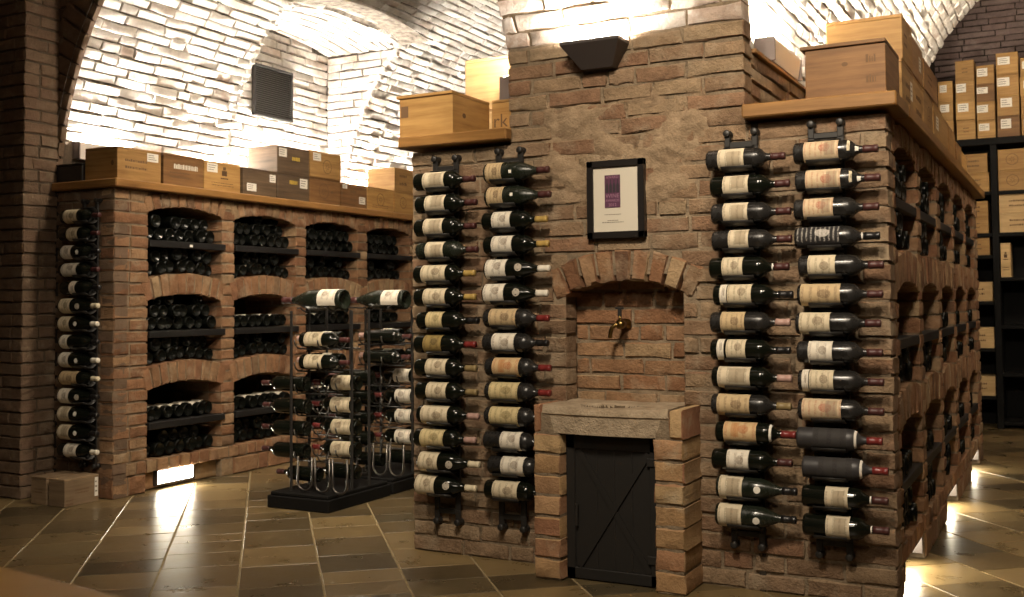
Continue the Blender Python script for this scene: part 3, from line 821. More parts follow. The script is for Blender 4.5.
def wedge_lamp(root, top, bot, zt, zb, mat, lens, inset=.012, proud=0.):
    # top / bot: (x0,x1,y0,y1)
    mb = MB()
    P = lambda r, z, g=0.: [(r[0] + g, r[2] + g, z), (r[1] - g, r[2] + g, z), (r[1] - g, r[3] - g, z), (r[0] + g, r[3] - g, z)]
    o, i_, b = P(top, zt), P(top, zt, inset), P(bot, zb)
    ii = P(top, zt - .02, inset)
    vs = o + i_ + b + ii + [(p[0], p[1], zt - .012) for p in o]
    fs = []
    for k in range(4):
        k2 = (k + 1) % 4
        fs += [(k, k2, 4 + k2, 4 + k), (4 + k, 4 + k2, 12 + k2, 12 + k), (k, k2, 16 + k2, 16 + k), (16 + k, 16 + k2, 8 + k2, 8 + k)]
    fs += [(8, 9, 10, 11), (12, 13, 14, 15)]
    mb.add(vs, fs); body = mb.build('lamp_body', mat, root)
    l = MB(); a_, b_, c_, d_ = P(top, zt, inset + .001)[0], P(top, zt, inset + .001)[2], 0, 0
    if proud: l.box(a_[0], b_[0], a_[1], b_[1], zt - .012, zt + proud, 0, .001)
    else: l.add(P(top, zt - .010, inset + .001), [(0, 1, 2, 3)])
    l.build('lens', lens, root, recalc=bool(proud))
    return body
s = thing('wall_sconce', 'dark bronze wedge uplight on the pier above the framed poster', 'wall lamp', (-1.64, 3.75, 1.9))
wedge_lamp(s, (-1.735, -1.492, YF - .115, YF + .0), (-1.675, -1.545, YF - .045, YF + .0), 2.035, 1.935, M['fixture_dark'], M['glow_sconce'])

def uplight(label, x0, x1, y0, y1, z0, z1, lens, dark_end=True, group=None):
    r = thing('uplight', label, 'uplight', ((x0 + x1) / 2, (y0 + y1) / 2, z0), group)
    wedge_lamp(r, (x0, x1, y0, y1), (x0 + .012, x1 - .012, y0 + .001, y1 - .001), z1, z0, M['fixture_pale'], lens, .006, .006)
    for y, sg in ((y0, -1), (y1, 1)):
        e = MB(); e.box(x0 - .004, x1 + .004, min(y, y + sg * .008), max(y, y + sg * .008), z0 - .002, z1 + .002, 0, .001); e.build('end_cap', M['fixture_grey'], r)
    return r
uplight('pale wedge uplight glowing above the small black box at the far left', -5.055, -4.985, 4.175, 4.56, 1.875, 1.972, M['glow_up'])
for i, (a, b) in enumerate(((5.02, 5.40), (5.86, 6.24), (6.70, 7.08), (7.5, 7.88))):
    uplight('wedge uplight hidden behind the crates on the left ledge', -5.055, -4.985, a, b, 1.80, 1.89, M['glow_up'], group='uplights behind the left crates')
uplight('pale uplight with grey end cap on the ledge right of the pier', -1.095, -1.02, 4.15, 4.60, 1.979, 2.07, M['glow_island'])
uplight('wedge uplight further back on the right spine ledge', -1.115, -1.05, 5.3, 5.8, 1.979, 2.075, M['glow_island'])
uplight('wedge uplight at the far end of the right spine ledge', -1.115, -1.05, 6.8, 7.3, 1.979, 2.075, M['glow_island'])

def vent():
    root = thing('vent_grille', 'square black louvred vent grille in the whitewashed lunette wall', 'vent', (-5.18, 6.04, 2.39))
    y0, y1, z0, z1, x = 5.83, 6.256, 2.395, 2.772, -5.19
    f = MB()
    for a, b, c, e in ((y0, y0 + .018, z0, z1), (y1 - .018, y1, z0, z1), (y0, y1, z0, z0 + .018), (y0, y1, z1 - .018, z1)): f.box(x, x + .03, a, b, c, e, 0, .002)
    f.build('frame', M['grille'], root)
    bk = MB(); bk.box(x - .008, x + .002, y0 + .01, y1 - .01, z0 + .01, z1 - .01); bk.build('backing', M['iron'], root)
    n = 22
    sl = MB()
    for k in range(n):
        z = z0 + .02 + (z1 - z0 - .04) * k / n
        sl.hexa([(x + .004, y0 + .015, z + .010), (x + .004, y1 - .015, z + .010), (x + .024, y1 - .015, z), (x + .024, y0 + .015, z),
                 (x + .004, y0 + .015, z + .013), (x + .004, y1 - .015, z + .013), (x + .024, y1 - .015, z + .003), (x + .024, y0 + .015, z + .003)])
    sl.build('slats', plain('grille_slat', (.085, .078, .07), .5, .2), root)
vent()

# ------------------------------------------------------------------ lamps under the bins
def base_lamp(label, X0, a, b, z0=.03, z1=.1, back=.03, group=None, tilt=0.):
    r = thing('recessed_lamp', label, 'recessed lamp', (X0 - back, (a + b) / 2, 0), group)
    x = X0 - back
    f = MB()
    for y0, y1, c, e in ((a - .012, a, z0 - .012, z1 + .006), (b, b + .012, z0 - .012, z1 + .006), (a, b, z1, z1 + .006), (a, b, z0 - .012, z0)): f.box(x - .03 - tilt * (c < z0 - .001), x + .006 - tilt * (e < z0 + .002), y0, y1, c, e, 0, .001)
    f.build('frame', M['fixture_dark'], r)
    l = MB(); l.add([(x - tilt, a, z0), (x - tilt, b, z0), (x, b, z1), (x, a, z1)], [(0, 1, 2, 3)]); l.build('lens', M['glow_floor' if tilt == 0 else 'glow_island_floor'], r, recalc=False)
base_lamp('bright lamp set in the base below the first left bin', BX, 4.40, 4.67)
p = MB(); p.field(lambda u, v, d: (BX - .05 + d, u, v), 4.285, 4.885, 0, .11, course=.11, lens=(.3, .2), depth=.03)
p.build('base_panel', M['brick_yellow'], left_bins, smooth=True)
for nm, k in (('nearest', 0), ('middle', 2), ('farthest', 4)):
    a, b = SB[k]
    base_lamp('floor lamp in the %s open base recess of the island side' % nm, XS, a + .06, b - .06, .045, .098, .012, None, .06)

# ------------------------------------------------------------------ bottles
BL = .30
PROF = {'B': [(.018, 0), (.012, .020), (.001, .031), (.0, .0335), (.004, .0365), (.010, .0375), (.186, .0375), (.200, .0355), (.212, .029), (.222, .0190), (.236, .0128), (.284, .0116), (.286, .0130), (.298, .0130), (.30, .0118), (.30, 0)],
        'U': [(.018, 0), (.012, .020), (.001, .033), (.0, .0365), (.004, .0395), (.010, .0405), (.142, .0405), (.165, .0385), (.190, .0315), (.214, .0222), (.238, .0138), (.284, .0120), (.286, .0134), (.298, .0134), (.30, .0122), (.30, 0)]}
def rad(kind, x):
    p = PROF[kind][3:]
    for (a, ra), (b, rb) in zip(p, p[1:]):
        if a <= x <= b: return ra + (rb - ra) * (x - a) / max(1e-9, b - a)
    return p[-1][1]
CACHE = {}
def cached(key, make):
    if key not in CACHE: CACHE[key] = make()
    return CACHE[key]
def mesh_of(mb, name, mats, smooth=True, uvs=None, recalc=True):
    o = mb.build(name, mats, None, smooth, uvs, recalc); me = o.data; bpy.data.objects.remove(o); return me
def glass_mesh(kind, mat):
    mb = MB(); mb.lathe(PROF[kind], 24); return mesh_of(mb, 'bottle_glass', M[mat])
def cap_mesh(kind, c, x0=.247):
    xs = [x0 + (.284 - x0) * k / 3 for k in range(4)] + [.2855, .2985]
    pr = [(x0, rad(kind, x0))] + [(x, rad(kind, x) + .0009) for x in xs] + [(.3008, .0124), (.3008, 0)]
    mb = MB(); mb.lathe(pr, 18); return mesh_of(mb, 'capsule', CAPM[c][0])
def patch_mesh(kind, x0, x1, a0, a1, mat, name):
    mb = MB(); nx, na = 6, 16; vs = []; fs = []; uv = []
    for i in range(nx + 1):
        for j in range(na + 1):
            x = x0 + (x1 - x0) * i / nx; a = a0 + (a1 - a0) * j / na; r = rad(kind, x) + .0006
            vs.append((x, -r * math.cos(a), r * math.sin(a))); uv.append((i / nx, j / na))
    for i in range(nx):
        for j in range(na):
            k = i * (na + 1) + j; fs.append((k, k + na + 1, k + na + 2, k + 1))
    mb.add(vs, fs); return mesh_of(mb, name, mat, True, uv, False)
def round_mesh(kind, xc, rr, mat):
    mb = MB(); vs = []; fs = []; uv = []
    def P(x, a): r = rad(kind, x) + .0007; return (x, -r * math.cos(a), r * math.sin(a))
    vs.append(P(xc, 0)); uv.append((.5, .5)); n = 18
    for k in range(n):
        t = 2 * PI * k / n; vs.append(P(xc + rr * math.cos(t), rr * math.sin(t) / rad(kind, xc))); uv.append((.5, .5))
    for k in range(n): fs.append((0, 1 + (k + 1) % n, 1 + k))
    mb.add(vs, fs); return mesh_of(mb, 'neck_label', mat, True, uv, False)

def bottle(label, loc, spec, rot=None, scale=1., group=None, roll=None):
    """spec: kind, glass, [(label, from, to)], capsule, extras"""
    kind, gl, labs, capc, extra = spec
    r = thing('wine_bottle', label, 'wine bottle', loc, group, world=False)
    roll = rnd.uniform(-.25, .25) if roll is None else roll
    r.matrix_world = Matrix.Translation(loc) @ (rot or Matrix.Identity(4)) @ Matrix.Rotation(-roll, 4, 'X') @ Matrix.Diagonal((scale * .925, scale, scale, 1))
    link('glass_body', cached(('g', kind, gl), lambda: glass_mesh(kind, gl)), r)
    if capc: link('capsule', cached(('c', kind, capc), lambda: cap_mesh(kind, capc)), r)
    for (lc, a, b) in labs:
        a2, b2 = round(a * BL, 3), round(b * BL, 3)
        link('paper_label', cached(('l', kind, lc, a2, b2), lambda: patch_mesh(kind, a2, b2, -1.35, 1.75, LAB[lc][0], 'paper_label')), r)
    if extra == 'round': link('neck_label', cached(('r', kind), lambda: round_mesh(kind, .168, .016, LAB['white'][0])), r)
    elif extra == 'tag': link('price_tag', cached(('t', kind), lambda: patch_mesh(kind, .128, .142, -.1, .22, M['paper'], 'price_tag')), r)
    elif extra == 'ring': link('neck_ring', cached(('k', kind), lambda: patch_mesh(kind, .206, .214, -1.2, 1.5, M['paper'], 'neck_ring')), r)
    elif extra == 'nring': link('neck_ring', cached(('n', kind), lambda: patch_mesh(kind, .238, .243, -2.5, 2.5, M['paper'], 'neck_ring')), r)
    elif extra == 'two':
        link('neck_label', cached(('w1', kind), lambda: patch_mesh(kind, .196, .206, -.3, .9, LAB['cream'][0], 'neck_label')), r)
        link('neck_label', cached(('w2', kind), lambda: patch_mesh(kind, .222, .234, -.5, .5, M['paper'], 'neck_label')), r)
    elif extra == 'blob': link('shoulder_label', cached(('b', kind), lambda: round_mesh(kind, .160, .013, M['paper'])), r)
    return r

ORD = ['first', 'second', 'third', 'fourth', 'fifth', 'sixth', 'seventh', 'eighth', 'ninth', 'tenth', 'eleventh', 'twelfth', 'thirteenth', 'lowest']
def S(kind, labs, capc, extra=None, gl='g_dark'): return (kind, gl, labs, capc, extra)
D = 'g_dusty'; G = 'g_green'
C1 = [S('B', [('picture', .17, .54)], 'darkred'), S('B', [('picture', .18, .52)], 'darkred'), S('B', [('picture', .17, .50)], 'darkred'), S('B', [('picture', .17, .48)], 'darkred', None, G),
      S('B', [('cream', .14, .56)], 'gold'), S('B', [('cream', .17, .55)], 'gold'), S('B', [('yellow', .17, .45)], 'black'), S('B', [('gold', .17, .48)], 'red'),
      S('B', [('cream', .20, .55)], 'olive'), S('B', [('cream', .20, .54)], 'olive'), S('B', [('cream', .08, .54)], 'pink'), S('B', [('yellow', .12, .52)], 'pink'),
      S('U', [('cream', .03, .36)], 'cream', 'round'), S('U', [('cream', .03, .36)], 'cream', 'round')]
C2 = [S('U', [('tan', .04, .30)], 'darkred', 'tag', G), S('U', [('tan', .04, .30)], 'darkred', 'tag', G), S('B', [('white', .17, .47)], 'gold'), S('B', [('white', .14, .47)], 'gold'),
      S('U', [('white', .03, .36)], 'white', 'round'), S('U', [('white', .03, .36)], 'white', 'round'), S('B', [('tan', .10, .53)], 'red', None, D), S('B', [('white', .16, .52)], 'black', None, D),
      S('B', [('orange', .13, .55)], 'red', None, D), S('B', [('yellow', .08, .54)], 'red', None, D), S('B', [('yellow', .09, .55)], 'darkred', None, D), S('B', [('white', .28, .60)], 'black', None, D),
      S('B', [('white', .22, .58)], 'black', None, D), S('B', [('cream', .14, .54)], 'black')]
C3 = [S('B', [('picture', .16, .50)], 'darkred', None, D), S('B', [('picture', .17, .50)], 'darkred'), S('B', [('picture', .16, .48)], 'darkred', None, D), S('B', [('picture', .22, .48)], 'darkred', None, D),
      S('B', [('cream', .17, .44)], 'darkred', 'nring'), S('B', [('white', .09, .18), ('cream', .19, .50)], 'black', None), S('B', [('tan', .14, .45)], 'pink', None, D), S('B', [('white', .09, .18), ('cream', .21, .46)], 'black'),
      S('B', [('picture', .08, .50)], 'pink'), S('B', [('tan', .08, .50)], 'olive', None, D), S('B', [('orange', .11, .53)], 'red', 'ring'), S('B', [('white', .20, .48)], 'darkred'),
      S('U', [('picture', .04, .34)], 'black', 'blob', G), S('U', [('picture', .04, .34)], 'black', 'blob', G)]
C4 = [S('B', [('redprint', .13, .55)], 'darkred', 'two', D), S('B', [('redprint', .13, .55)], 'darkred', 'two', D), S('B', [('redprint', .12, .48)], 'darkred', None, D), S('B', [('darkprint', .03, .55)], 'black', 'nring', D),
      S('B', [('cream', .12, .45)], 'darkred', None, D), S('B', [('tan', .04, .52)], 'darkred', None, D), S('B', [('cream', .05, .42)], 'darkred', None, D), S('B', [('white', .14, .43)], 'darkred', None, D),
      S('B', [('white', .05, .13), ('cream', .14, .43)], 'darkred', None, D), S('B', [('redprint', .05, .52)], 'darkred', None, D), S('B', [('grey', .2, .6)], 'red', 'ring', 'g_frost'), S('B', [('grey', .2, .6)], 'red', 'ring', 'g_frost'),
      S('B', [('picture', .28, .55)], 'darkred', 'nring'), S('B', [('picture', .28, .56)], 'darkred', 'nring')]
C5 = [S('B', [('cream', .12, .50)], 'darkred'), S('B', [('cream', .25, .55)], 'darkred'), S('B', [('white', .06, .35)], 'black', 'blob'), S('B', [('white', .10, .52)], 'darkred'),
      S('B', [('white', .28, .45)], 'black'), S('U', [('cream', .05, .36)], 'cream', 'round'), S('U', [('cream', .05, .36)], 'white', 'blob'), S('B', [('white', .06, .28)], 'black'),
      S('U', [('white', .04, .32)], 'white', 'blob'), S('B', [('tan', .05, .53)], 'cream'), S('U', [('white', .04, .34)], 'black', 'round'), S('U', [('picture', .04, .36)], 'black', 'blob'),
      S('U', [('picture', .04, .36)], 'black', 'blob'), S('B', [('white', .20, .55)], 'white')]

def rack_frame(label, xc, yw, z0, z1, rows):
    r = thing('wall_wine_rack', label, 'wine rack', (xc, yw, z0), 'iron wine racks screwed to the brickwork')
    for sx in (-.05, .05):
        m = MB(); m.box(xc + sx - .012, xc + sx + .012, yw - .030, yw - .020, z0 + .03, z1 - .03, 0, .002); m.build('rail', M['iron'], r)
        for z in (z0 + .02, z1 - .02):
            k = MB(); k.lathe([(0, 0), (0, .014), (.012, .014), (.016, .010), (.028, .010), (.030, .0135), (.040, .0135), (.043, .010), (.043, 0)], 14, lambda x, rr, a: (xc + sx + rr * math.cos(a), yw - x, z + rr * math.sin(a)))
            k.build('mounting_knob', M['iron'], r, smooth=True)
            m = MB(); m.box(xc + sx - .0105, xc + sx + .0105, yw - .033, yw - .022, min(z, z + (.05 if z < .7 else -.05)), max(z, z + (.05 if z < .7 else -.05)), 0, .002); m.build('rail_end', M['iron'], r)
    for z in (z0 + .062, z1 - .062):
        m = MB(); m.box(xc - .05, xc + .05, yw - .030, yw - .018, z - .011, z + .011, 0, .003); m.build('crossbar', M['iron'], r)
    R1, R2 = .0425, .0455
    cm = MB(); n = 12
    a0, a1 = math.radians(-262), math.radians(-40)      # gutter behind and beneath, measured from -Y towards +Z
    ring = []
    for k in range(n + 1):
        a = a0 + (a1 - a0) * k / n
        for x in (-.056, .056):
            for rr in (R1, R2): ring.append((x, -rr * math.cos(a), rr * math.sin(a)))
    fs = []
    for k in range(n):
        o, q = 4 * k, 4 * k + 4
        fs += [(o, o + 2, q + 2, q), (o + 1, q + 1, q + 3, o + 3), (o, q, q + 1, o + 1), (o + 2, o + 3, q + 3, q + 2)]
    fs += [(0, 1, 3, 2), (4 * n, 4 * n + 2, 4 * n + 3, 4 * n + 1)]
    cm.add(ring, fs); me = cached('cradle', lambda: mesh_of(cm, 'cradle', M['iron']))
    for z in rows:
        o = bpy.data.objects.new('cradle', me); COL.objects.link(o); adopt(o, r); o.location = (xc, yw - .066, z)
    return r
RACKS = [(-2.306, -2.428, YF, 1.538, .288, .118, 1.655, C1, 'the island\'s far-left rack', 'black iron wall rack at the left edge of the island, holding fourteen bottles'),
         (-2.004, -2.098, YF, 1.553, .293, .118, 1.665, C2, 'the rack left of the niche', 'black iron wall rack just left of the niche, holding fourteen bottles'),
         (-1.055, -1.168, YF, 1.540, .274, .142, 1.660, C3, 'the rack right of the niche', 'black iron wall rack just right of the niche, holding fourteen bottles'),
         (-.755, -.862, YF, 1.543, .264, .138, 1.668, C4, 'the rack at the right corner', 'black iron wall rack beside the right corner of the island'),
         (-4.725, -4.895, BY, 1.522, .258, .155, 1.625, C5, 'the dim bin-wall end rack', 'black iron wall rack on the dim end face of the left bin wall')]
for (xc, xb, yw, zt, zb, z0, z1, col, where, rl) in RACKS:
    rows = [zt + (zb - zt) * k / 13 for k in range(14)]
    rack_frame(rl, xc, yw, z0, z1, rows)
    for k, sp in enumerate(col):
        lab = LAB[sp[2][0][0]][1]
        capn = CAPM[sp[3]][1]
        lb = '%s, %s, %s bottle %s %s' % (lab, capn, ORD[k], 'down' if k < 13 else 'of', where)
        bottle(lb, (xb + .010 + rnd.uniform(-.010, .010), yw - .066, rows[k] + .0), sp)

# ------------------------------------------------------------------ bottles lying in the bins (one mesh each, too small for parts)
def bin_bottle_mesh(kind, capc, tag_):
    mb = MB(); pr = PROF[kind]; mats = [0 if pr[i][0] < .24 else 1 for i in range(len(pr) - 1)]
    mb.lathe(pr, 14, mats=mats)
    if tag_:
        vs = []; fs = []
        for i in range(3):
            for j in range(9):
                x = .04 + .07 * i; a = .2 + 2.6 * j / 8 - .0; r = rad(kind, min(x, .185)) + .0008
                vs.append((min(x, .18), -r * math.cos(a), r * math.sin(a)))
        for i in range(2):
            for j in range(8): k = i * 9 + j; fs.append((k, k + 9, k + 10, k + 1))
        mb.add(vs, fs, 2)
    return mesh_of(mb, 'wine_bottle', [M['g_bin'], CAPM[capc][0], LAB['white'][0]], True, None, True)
ROWN = ['top', 'middle', 'bottom']; COLN = ['first', 'second', 'third', 'fourth', 'fifth']
OUT = Matrix.Rotation(PI, 4, 'Z'); INW = Matrix.Identity(4)
PENDING = []
def lay(X0, *a): PENDING.append((X0, *a, rnd.random(), rnd.uniform(.02, .06) if X0 < -3 else rnd.uniform(.004, .026), rnd.uniform(-.3, .3)))
def lay_one(X0, y, z, base_out, group, label, capc, tag_, kr, off, roll):
    kind = 'B' if kr < .75 else 'U'
    me = cached(('bin', kind, capc, tag_), lambda: bin_bottle_mesh(kind, capc, tag_))
    o = bpy.data.objects.new('wine_bottle', me); COL.objects.link(o)
    tag(o, label, 'wine bottle', group)
    if base_out: o.matrix_world = Matrix.Translation((X0 - off, y, z)) @ OUT @ Matrix.Rotation(roll, 4, 'X')
    else: o.matrix_world = Matrix.Translation((X0 - .35 + off * .3, y, z)) @ Matrix.Rotation(roll, 4, 'X')
    return o
def pile(X0, a, b, z, counts, group, label, white=0., out=1., floor=None, y_shift=0.):
    p = .079; r = .0405
    n0 = counts[0]
    ys = [a + .045 + y_shift + p * k for k in range(n0)]
    for lv, n in enumerate(counts):
        if lv: ys = [(q + w) / 2 for q, w in zip(ys, ys[1:])]
        use = ys if n >= len(ys) else sorted(rnd.sample(ys, n))
        for y in use:
            zz = z + r + lv * .0695 + (floor(y) if floor else 0)
            lay(X0, y, zz, rnd.random() < out, group, label, rnd.choice(('black', 'darkred', 'olive', 'red', 'cream')), rnd.random() < white)
def arc_floor(a, b, zs, zc):
    cy, cz, R, ang = seg_arc(a, b, zs, zc)
    return lambda y: cz + math.sqrt(max(0, (R + BT) ** 2 - (y - cy) ** 2)) + .003
UPPER = {(0, 0): [7, 5], (1, 0): [7, 5, 2], (2, 0): [7, 6, 2], (3, 0): [6, 5], (0, 1): [7, 6, 3], (1, 1): [7], (2, 1): [7, 3], (3, 1): [6, 2],
         (0, 2): [7], (1, 2): [7], (2, 2): [7], (3, 2): [6]}
LOWER = {(0, 0): [7, 6, 2], (1, 0): [7, 4], (2, 0): [7, 3], (3, 0): [6, 3], (0, 1): [7, 6], (1, 1): [7, 4], (2, 1): [7, 2], (3, 1): [6, 2],
         (0, 2): [7, 4], (1, 2): [7, 6], (2, 2): [7, 3], (3, 2): [6, 3]}
for c, (a, b) in enumerate(LB[:4]):
    for rI, (zb, zs, zc) in enumerate(ROWS):
        zsh = (1.40, .89, .38)[rI]
        nm = "the %s row's %s bin from the left" % (ROWN[rI], COLN[c])
        pile(BX, a, b, zsh + .002, UPPER[c, rI], 'bottles on the shelf of ' + nm, 'dark wine bottle on the shelf inside ' + nm, 1. if (rI == 2 or (rI == 1 and c > 0)) else .12, 1)
        fl = arc_floor(a, b, ROWS[rI + 1][1], ROWS[rI + 1][2]) if rI < 2 else None
        pile(BX, a, b, 0 if fl else .182, LOWER[c, rI], 'bottles under the shelf of ' + nm, 'dark wine bottle under the shelf inside ' + nm, .15, 1, fl)
for c, (a, b) in enumerate(SB):
    for rI, (zb, zs, zc) in enumerate(ROWS):
        zsh = (1.40, .89, .38)[rI]
        nm = "the island side's %s bin, %s from the corner" % (ROWN[rI], COLN[c])
        up = {0: [5, 3], 1: [5], 2: [5]}[rI]
        if c in (0, 1) and rI == 1: up = []
        if up: pile(XS, a, b, zsh + .002, up, 'bottles on the shelf of ' + nm, 'dark bottle on the shelf of ' + nm, .5 if rI == 2 else .1, 1)
        fl = arc_floor(a, b, ROWS[rI + 1][1], ROWS[rI + 1][2]) if rI < 2 else None
        pile(XS, a, b, 0 if fl else .182, [5, 4] if c < 3 else [5], 'bottles under the shelf of ' + nm, 'dark bottle under the shelf of ' + nm, .3 if rI == 2 else .1, 1, fl)

def settle():
    def size(p):
        X, y, z = p[0], p[1], p[2] - 1.034
        d = math.sqrt(X * X + y * y + z * z); return abs(X) / d ** 3
    PENDING.sort(key=size, reverse=True)
    for p in PENDING[:BIN_SINGLE]: lay_one(*p)
    mb = MB()
    for (X0, y, z, bo, g, l, capc, tag_, kr, off, roll) in PENDING[BIN_SINGLE:]:
        pr = PROF['B' if kr < .75 else 'U']; x0 = X0 - off
        mb.lathe(pr, 12, lambda x, r, a: (x0 - x, y + r * math.cos(a), z + r * math.sin(a)), mats=[0 if pr[i][0] < .24 else 1 for i in range(len(pr) - 1)])
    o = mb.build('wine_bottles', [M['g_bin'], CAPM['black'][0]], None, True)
    tag(o, 'remaining dark bottles filling the island side bins and the farthest left bins', 'wine bottles', None, 'stuff')
BIN_SINGLE = 196
settle()

# ------------------------------------------------------------------ crates
def crate(label, x0, x1, y0, y1, z0, z1, wood='pine', marks=(), lid=0., group=None, yaw=0.):
    r = thing('wooden_crate', label, 'wine crate', ((x0 + x1) / 2, (y0 + y1) / 2, z0), group)
    b = MB(); tz = z1 - .013
    b.box(x0, x1, y0, y1, z0, tz - .001, 0, .002); b.build('box_body', M[wood], r)
    l = MB(); l.box(x0 - lid, x1 + (.001 if lid else 0), y0 - lid * .6, y1, tz, z1, 0, .0015); l.build('lid', M[wood], r)
    for (face, u, v, w, h, typ) in marks:
        if face == 'R':
            P = lambda a, c, e: (x1 + e, y0 + (y1 - y0) * a, z0 + (z1 - z0) * c)
            sw = lambda a: a / (y1 - y0)
        else:
            P = lambda a, c, e: (x0 + (x1 - x0) * a, y0 - e, z0 + (z1 - z0) * c)
            sw = lambda a: a / (x1 - x0)
        sh = lambda q: q / (z1 - z0)
        def rect(mb, a0, a1, c0, c1, e): mb.add([P(a0, c0, e), P(a1, c0, e), P(a1, c1, e), P(a0, c1, e)], [(0, 1, 2, 3)])
        m = MB()
        if typ == 'sticker':
            rect(m, u - w / 2, u + w / 2, v - h / 2, v + h / 2, .0008); st = m.build('paper_sticker', M['paper'], r)
            t = MB()
            for k in range(3): rect(t, u - w * .4, u + w * rnd.uniform(.05, .4), v + h * (.28 - .25 * k) - h * .05, v + h * (.28 - .25 * k) + h * .03, .0012)
            t.build('sticker_print', M['poster_grey'], st)
        elif typ in ('text', 'white', 'yellow'):
            for k in range(2 if typ == 'text' else 1):
                m = MB(); a = u - w / 2
                while a < u + w / 2:
                    L = rnd.uniform(.012, .045); c = v + (.5 - k) * h * .7
                    rect(m, a, min(a + L, u + w / 2), c - h * .16 * (.75 if typ == 'text' else 2.2), c + h * .12 * rnd.uniform(.6, 1.3), .0008); a += L + .012
                m.build('printed_text', M[{'text': 'print', 'white': 'print_white', 'yellow': 'print_yellow'}[typ]], r)
        elif typ == 'emblem':
            n = 20; R = h / 2 * (z1 - z0); 
            for k in range(n):
                t0, t1 = 2 * PI * k / n, 2 * PI * (k + 1) / n
                q = lambda t, rr: P(u + sw(rr * math.cos(t)), v + sh(rr * math.sin(t)), .0008)
                m.add([q(t0, R), q(t1, R), q(t1, R * .91), q(t0, R * .91)], [(0, 1, 2, 3)])
            for k in range(7):
                t = 2 * PI * k / 7
                q = lambda t, rr: P(u + sw(rr * math.cos(t)), v + sh(rr * math.sin(t)), .0009)
                m.add([q(t - .28, R * .2), q(t, R * .68), q(t + .28, R * .2)], [(0, 1, 2)])
            m.build('printed_emblem', M['print'], r)
        elif typ == 'crest':
            for (du, dv, ww, hh) in ((0, .22, .03, .12), (0, .04, .055, .20), (-.04, .05, .012, .14), (.04, .05, .012, .14), (0, -.16, .08, .05)):
                rect(m, u + du * w - sw(ww * h) / 2 * .9, u + du * w + sw(ww * h) / 2 * .9, v + dv * h - hh * h / 2, v + dv * h + hh * h / 2, .0008)
            m.build('printed_crest', M['print'], r)
        elif typ == 'knot':
            n = 12
            m.add([P(u + sw(w * .5 * math.cos(2 * PI * k / n)), v + sh(h * .5 * math.sin(2 * PI * k / n)), .0006) for k in range(n)], [tuple(range(n))]); m.build('wood_knot', M['print'], r)
        elif typ == 'patch':
            rect(m, u - w / 2, u + w / 2, v - h / 2, v + h / 2, .0008); m.build('dark_stamp', M['print'], r)
        elif typ == 'letters':
            cu = bpy.data.curves.new('txt', 'FONT'); cu.body = 'rk'; cu.size = h; cu.extrude = .0002
            to = bpy.data.objects.new('txt', cu); COL.objects.link(to); bpy.context.view_layer.update()
            me = bpy.data.meshes.new_from_object(to.evaluated_get(bpy.context.evaluated_depsgraph_get())); bpy.data.objects.remove(to)
            p0 = P(u, v, .001); me.transform(Matrix.Translation(p0) @ Matrix.Rotation(PI / 2, 4, 'X')); me.materials.clear(); me.materials.append(M['print'])
            link('printed_letters', me, r)
    return r
gL = 'wine crates along the left ledge'
zl = 1.7215; XC = BX
def lc(label, y0, y1, z0, z1, wood, marks, dx=.25, lid=0.): return crate(label, XC - dx, XC + rnd.uniform(-.004, .004), y0 + .002, y1 - .002, z0, z1, wood, marks, lid, gL)
lc('pale crate at the corner of the left ledge with a sticker at its top right', 4.07, 4.386, zl, 1.903, 'pine', [('R', .80, .78, .26, .26, 'sticker'), ('R', .42, .5, .5, .3, 'text'), ('F', .85, .5, .022, .03, 'knot')])
lc('crate with white brushed lettering, second along the left ledge', 4.404, 4.722, zl, 1.906, 'brown_wood', [('R', .55, .55, .6, .3, 'white'), ('R', .4, .35, .5, .2, 'text')])
lc('crate with bottle crest and sticker at its top left, third along the left ledge', 4.724, 5.04, zl, 1.900, 'pine', [('R', .22, .78, .28, .3, 'sticker'), ('R', .55, .6, .9, .9, 'crest'), ('R', .5, .25, .6, .12, 'text')])
lc('dark weathered crate with two stickers left of the stacked crates', 5.052, 5.37, zl, 1.894, 'dark_wood', [('R', .25, .3, .28, .28, 'sticker'), ('R', .88, .72, .18, .28, 'sticker')])
lc('dark crate with yellow print and right sticker, bottom of its stack', 5.376, 5.706, zl, 1.899, 'dark_wood', [('R', .50, .6, .25, .3, 'yellow'), ('R', .82, .68, .24, .36, 'sticker'), ('R', .45, .2, .5, .1, 'text')])
lc('dark crate with yellow print and left sticker, top of its stack', 5.378, 5.708, 1.8995, 2.075, 'dark_wood', [('R', .58, .5, .25, .3, 'yellow'), ('R', .17, .75, .24, .32, 'sticker'), ('R', .5, .15, .5, .1, 'text')])
lc('plain crate with a dark knot beneath the sticker-marked crate on the left ledge', 5.714, 6.058, zl, 1.903, 'brown_wood', [('R', .72, .5, .03, .02, 'knot'), ('R', .45, .5, .3, .6, 'emblem')])
lc('tan crate with ring emblem stacked on the knotted crate', 5.714, 6.060, 1.9035, 2.082, 'pine', [('R', .22, .78, .25, .3, 'sticker'), ('R', .55, .45, .3, .55, 'emblem')])
lc('low crate with two small stickers right of the tall stacks', 6.066, 6.373, zl, 1.893, 'brown_wood', [('R', .12, .86, .18, .18, 'sticker'), ('R', .8, .35, .25, .3, 'sticker'), ('R', .45, .5, .25, .5, 'text')])
lc('crate with triangular emblem beside the last stack on the left ledge', 6.378, 6.722, zl, 1.895, 'pine', [('R', .5, .5, .4, .55, 'emblem'), ('R', .5, .2, .6, .12, 'text')])
lc('lower crate of the last stack, half hidden by the island', 6.727, 7.06, zl, 1.895, 'pine', [('R', .35, .5, .3, .5, 'emblem')])
lc('upper crate of the last stack with a pale lit end, left ledge', 6.727, 7.06, 1.8955, 2.072, 'pine', [('R', .35, .5, .3, .5, 'text')])
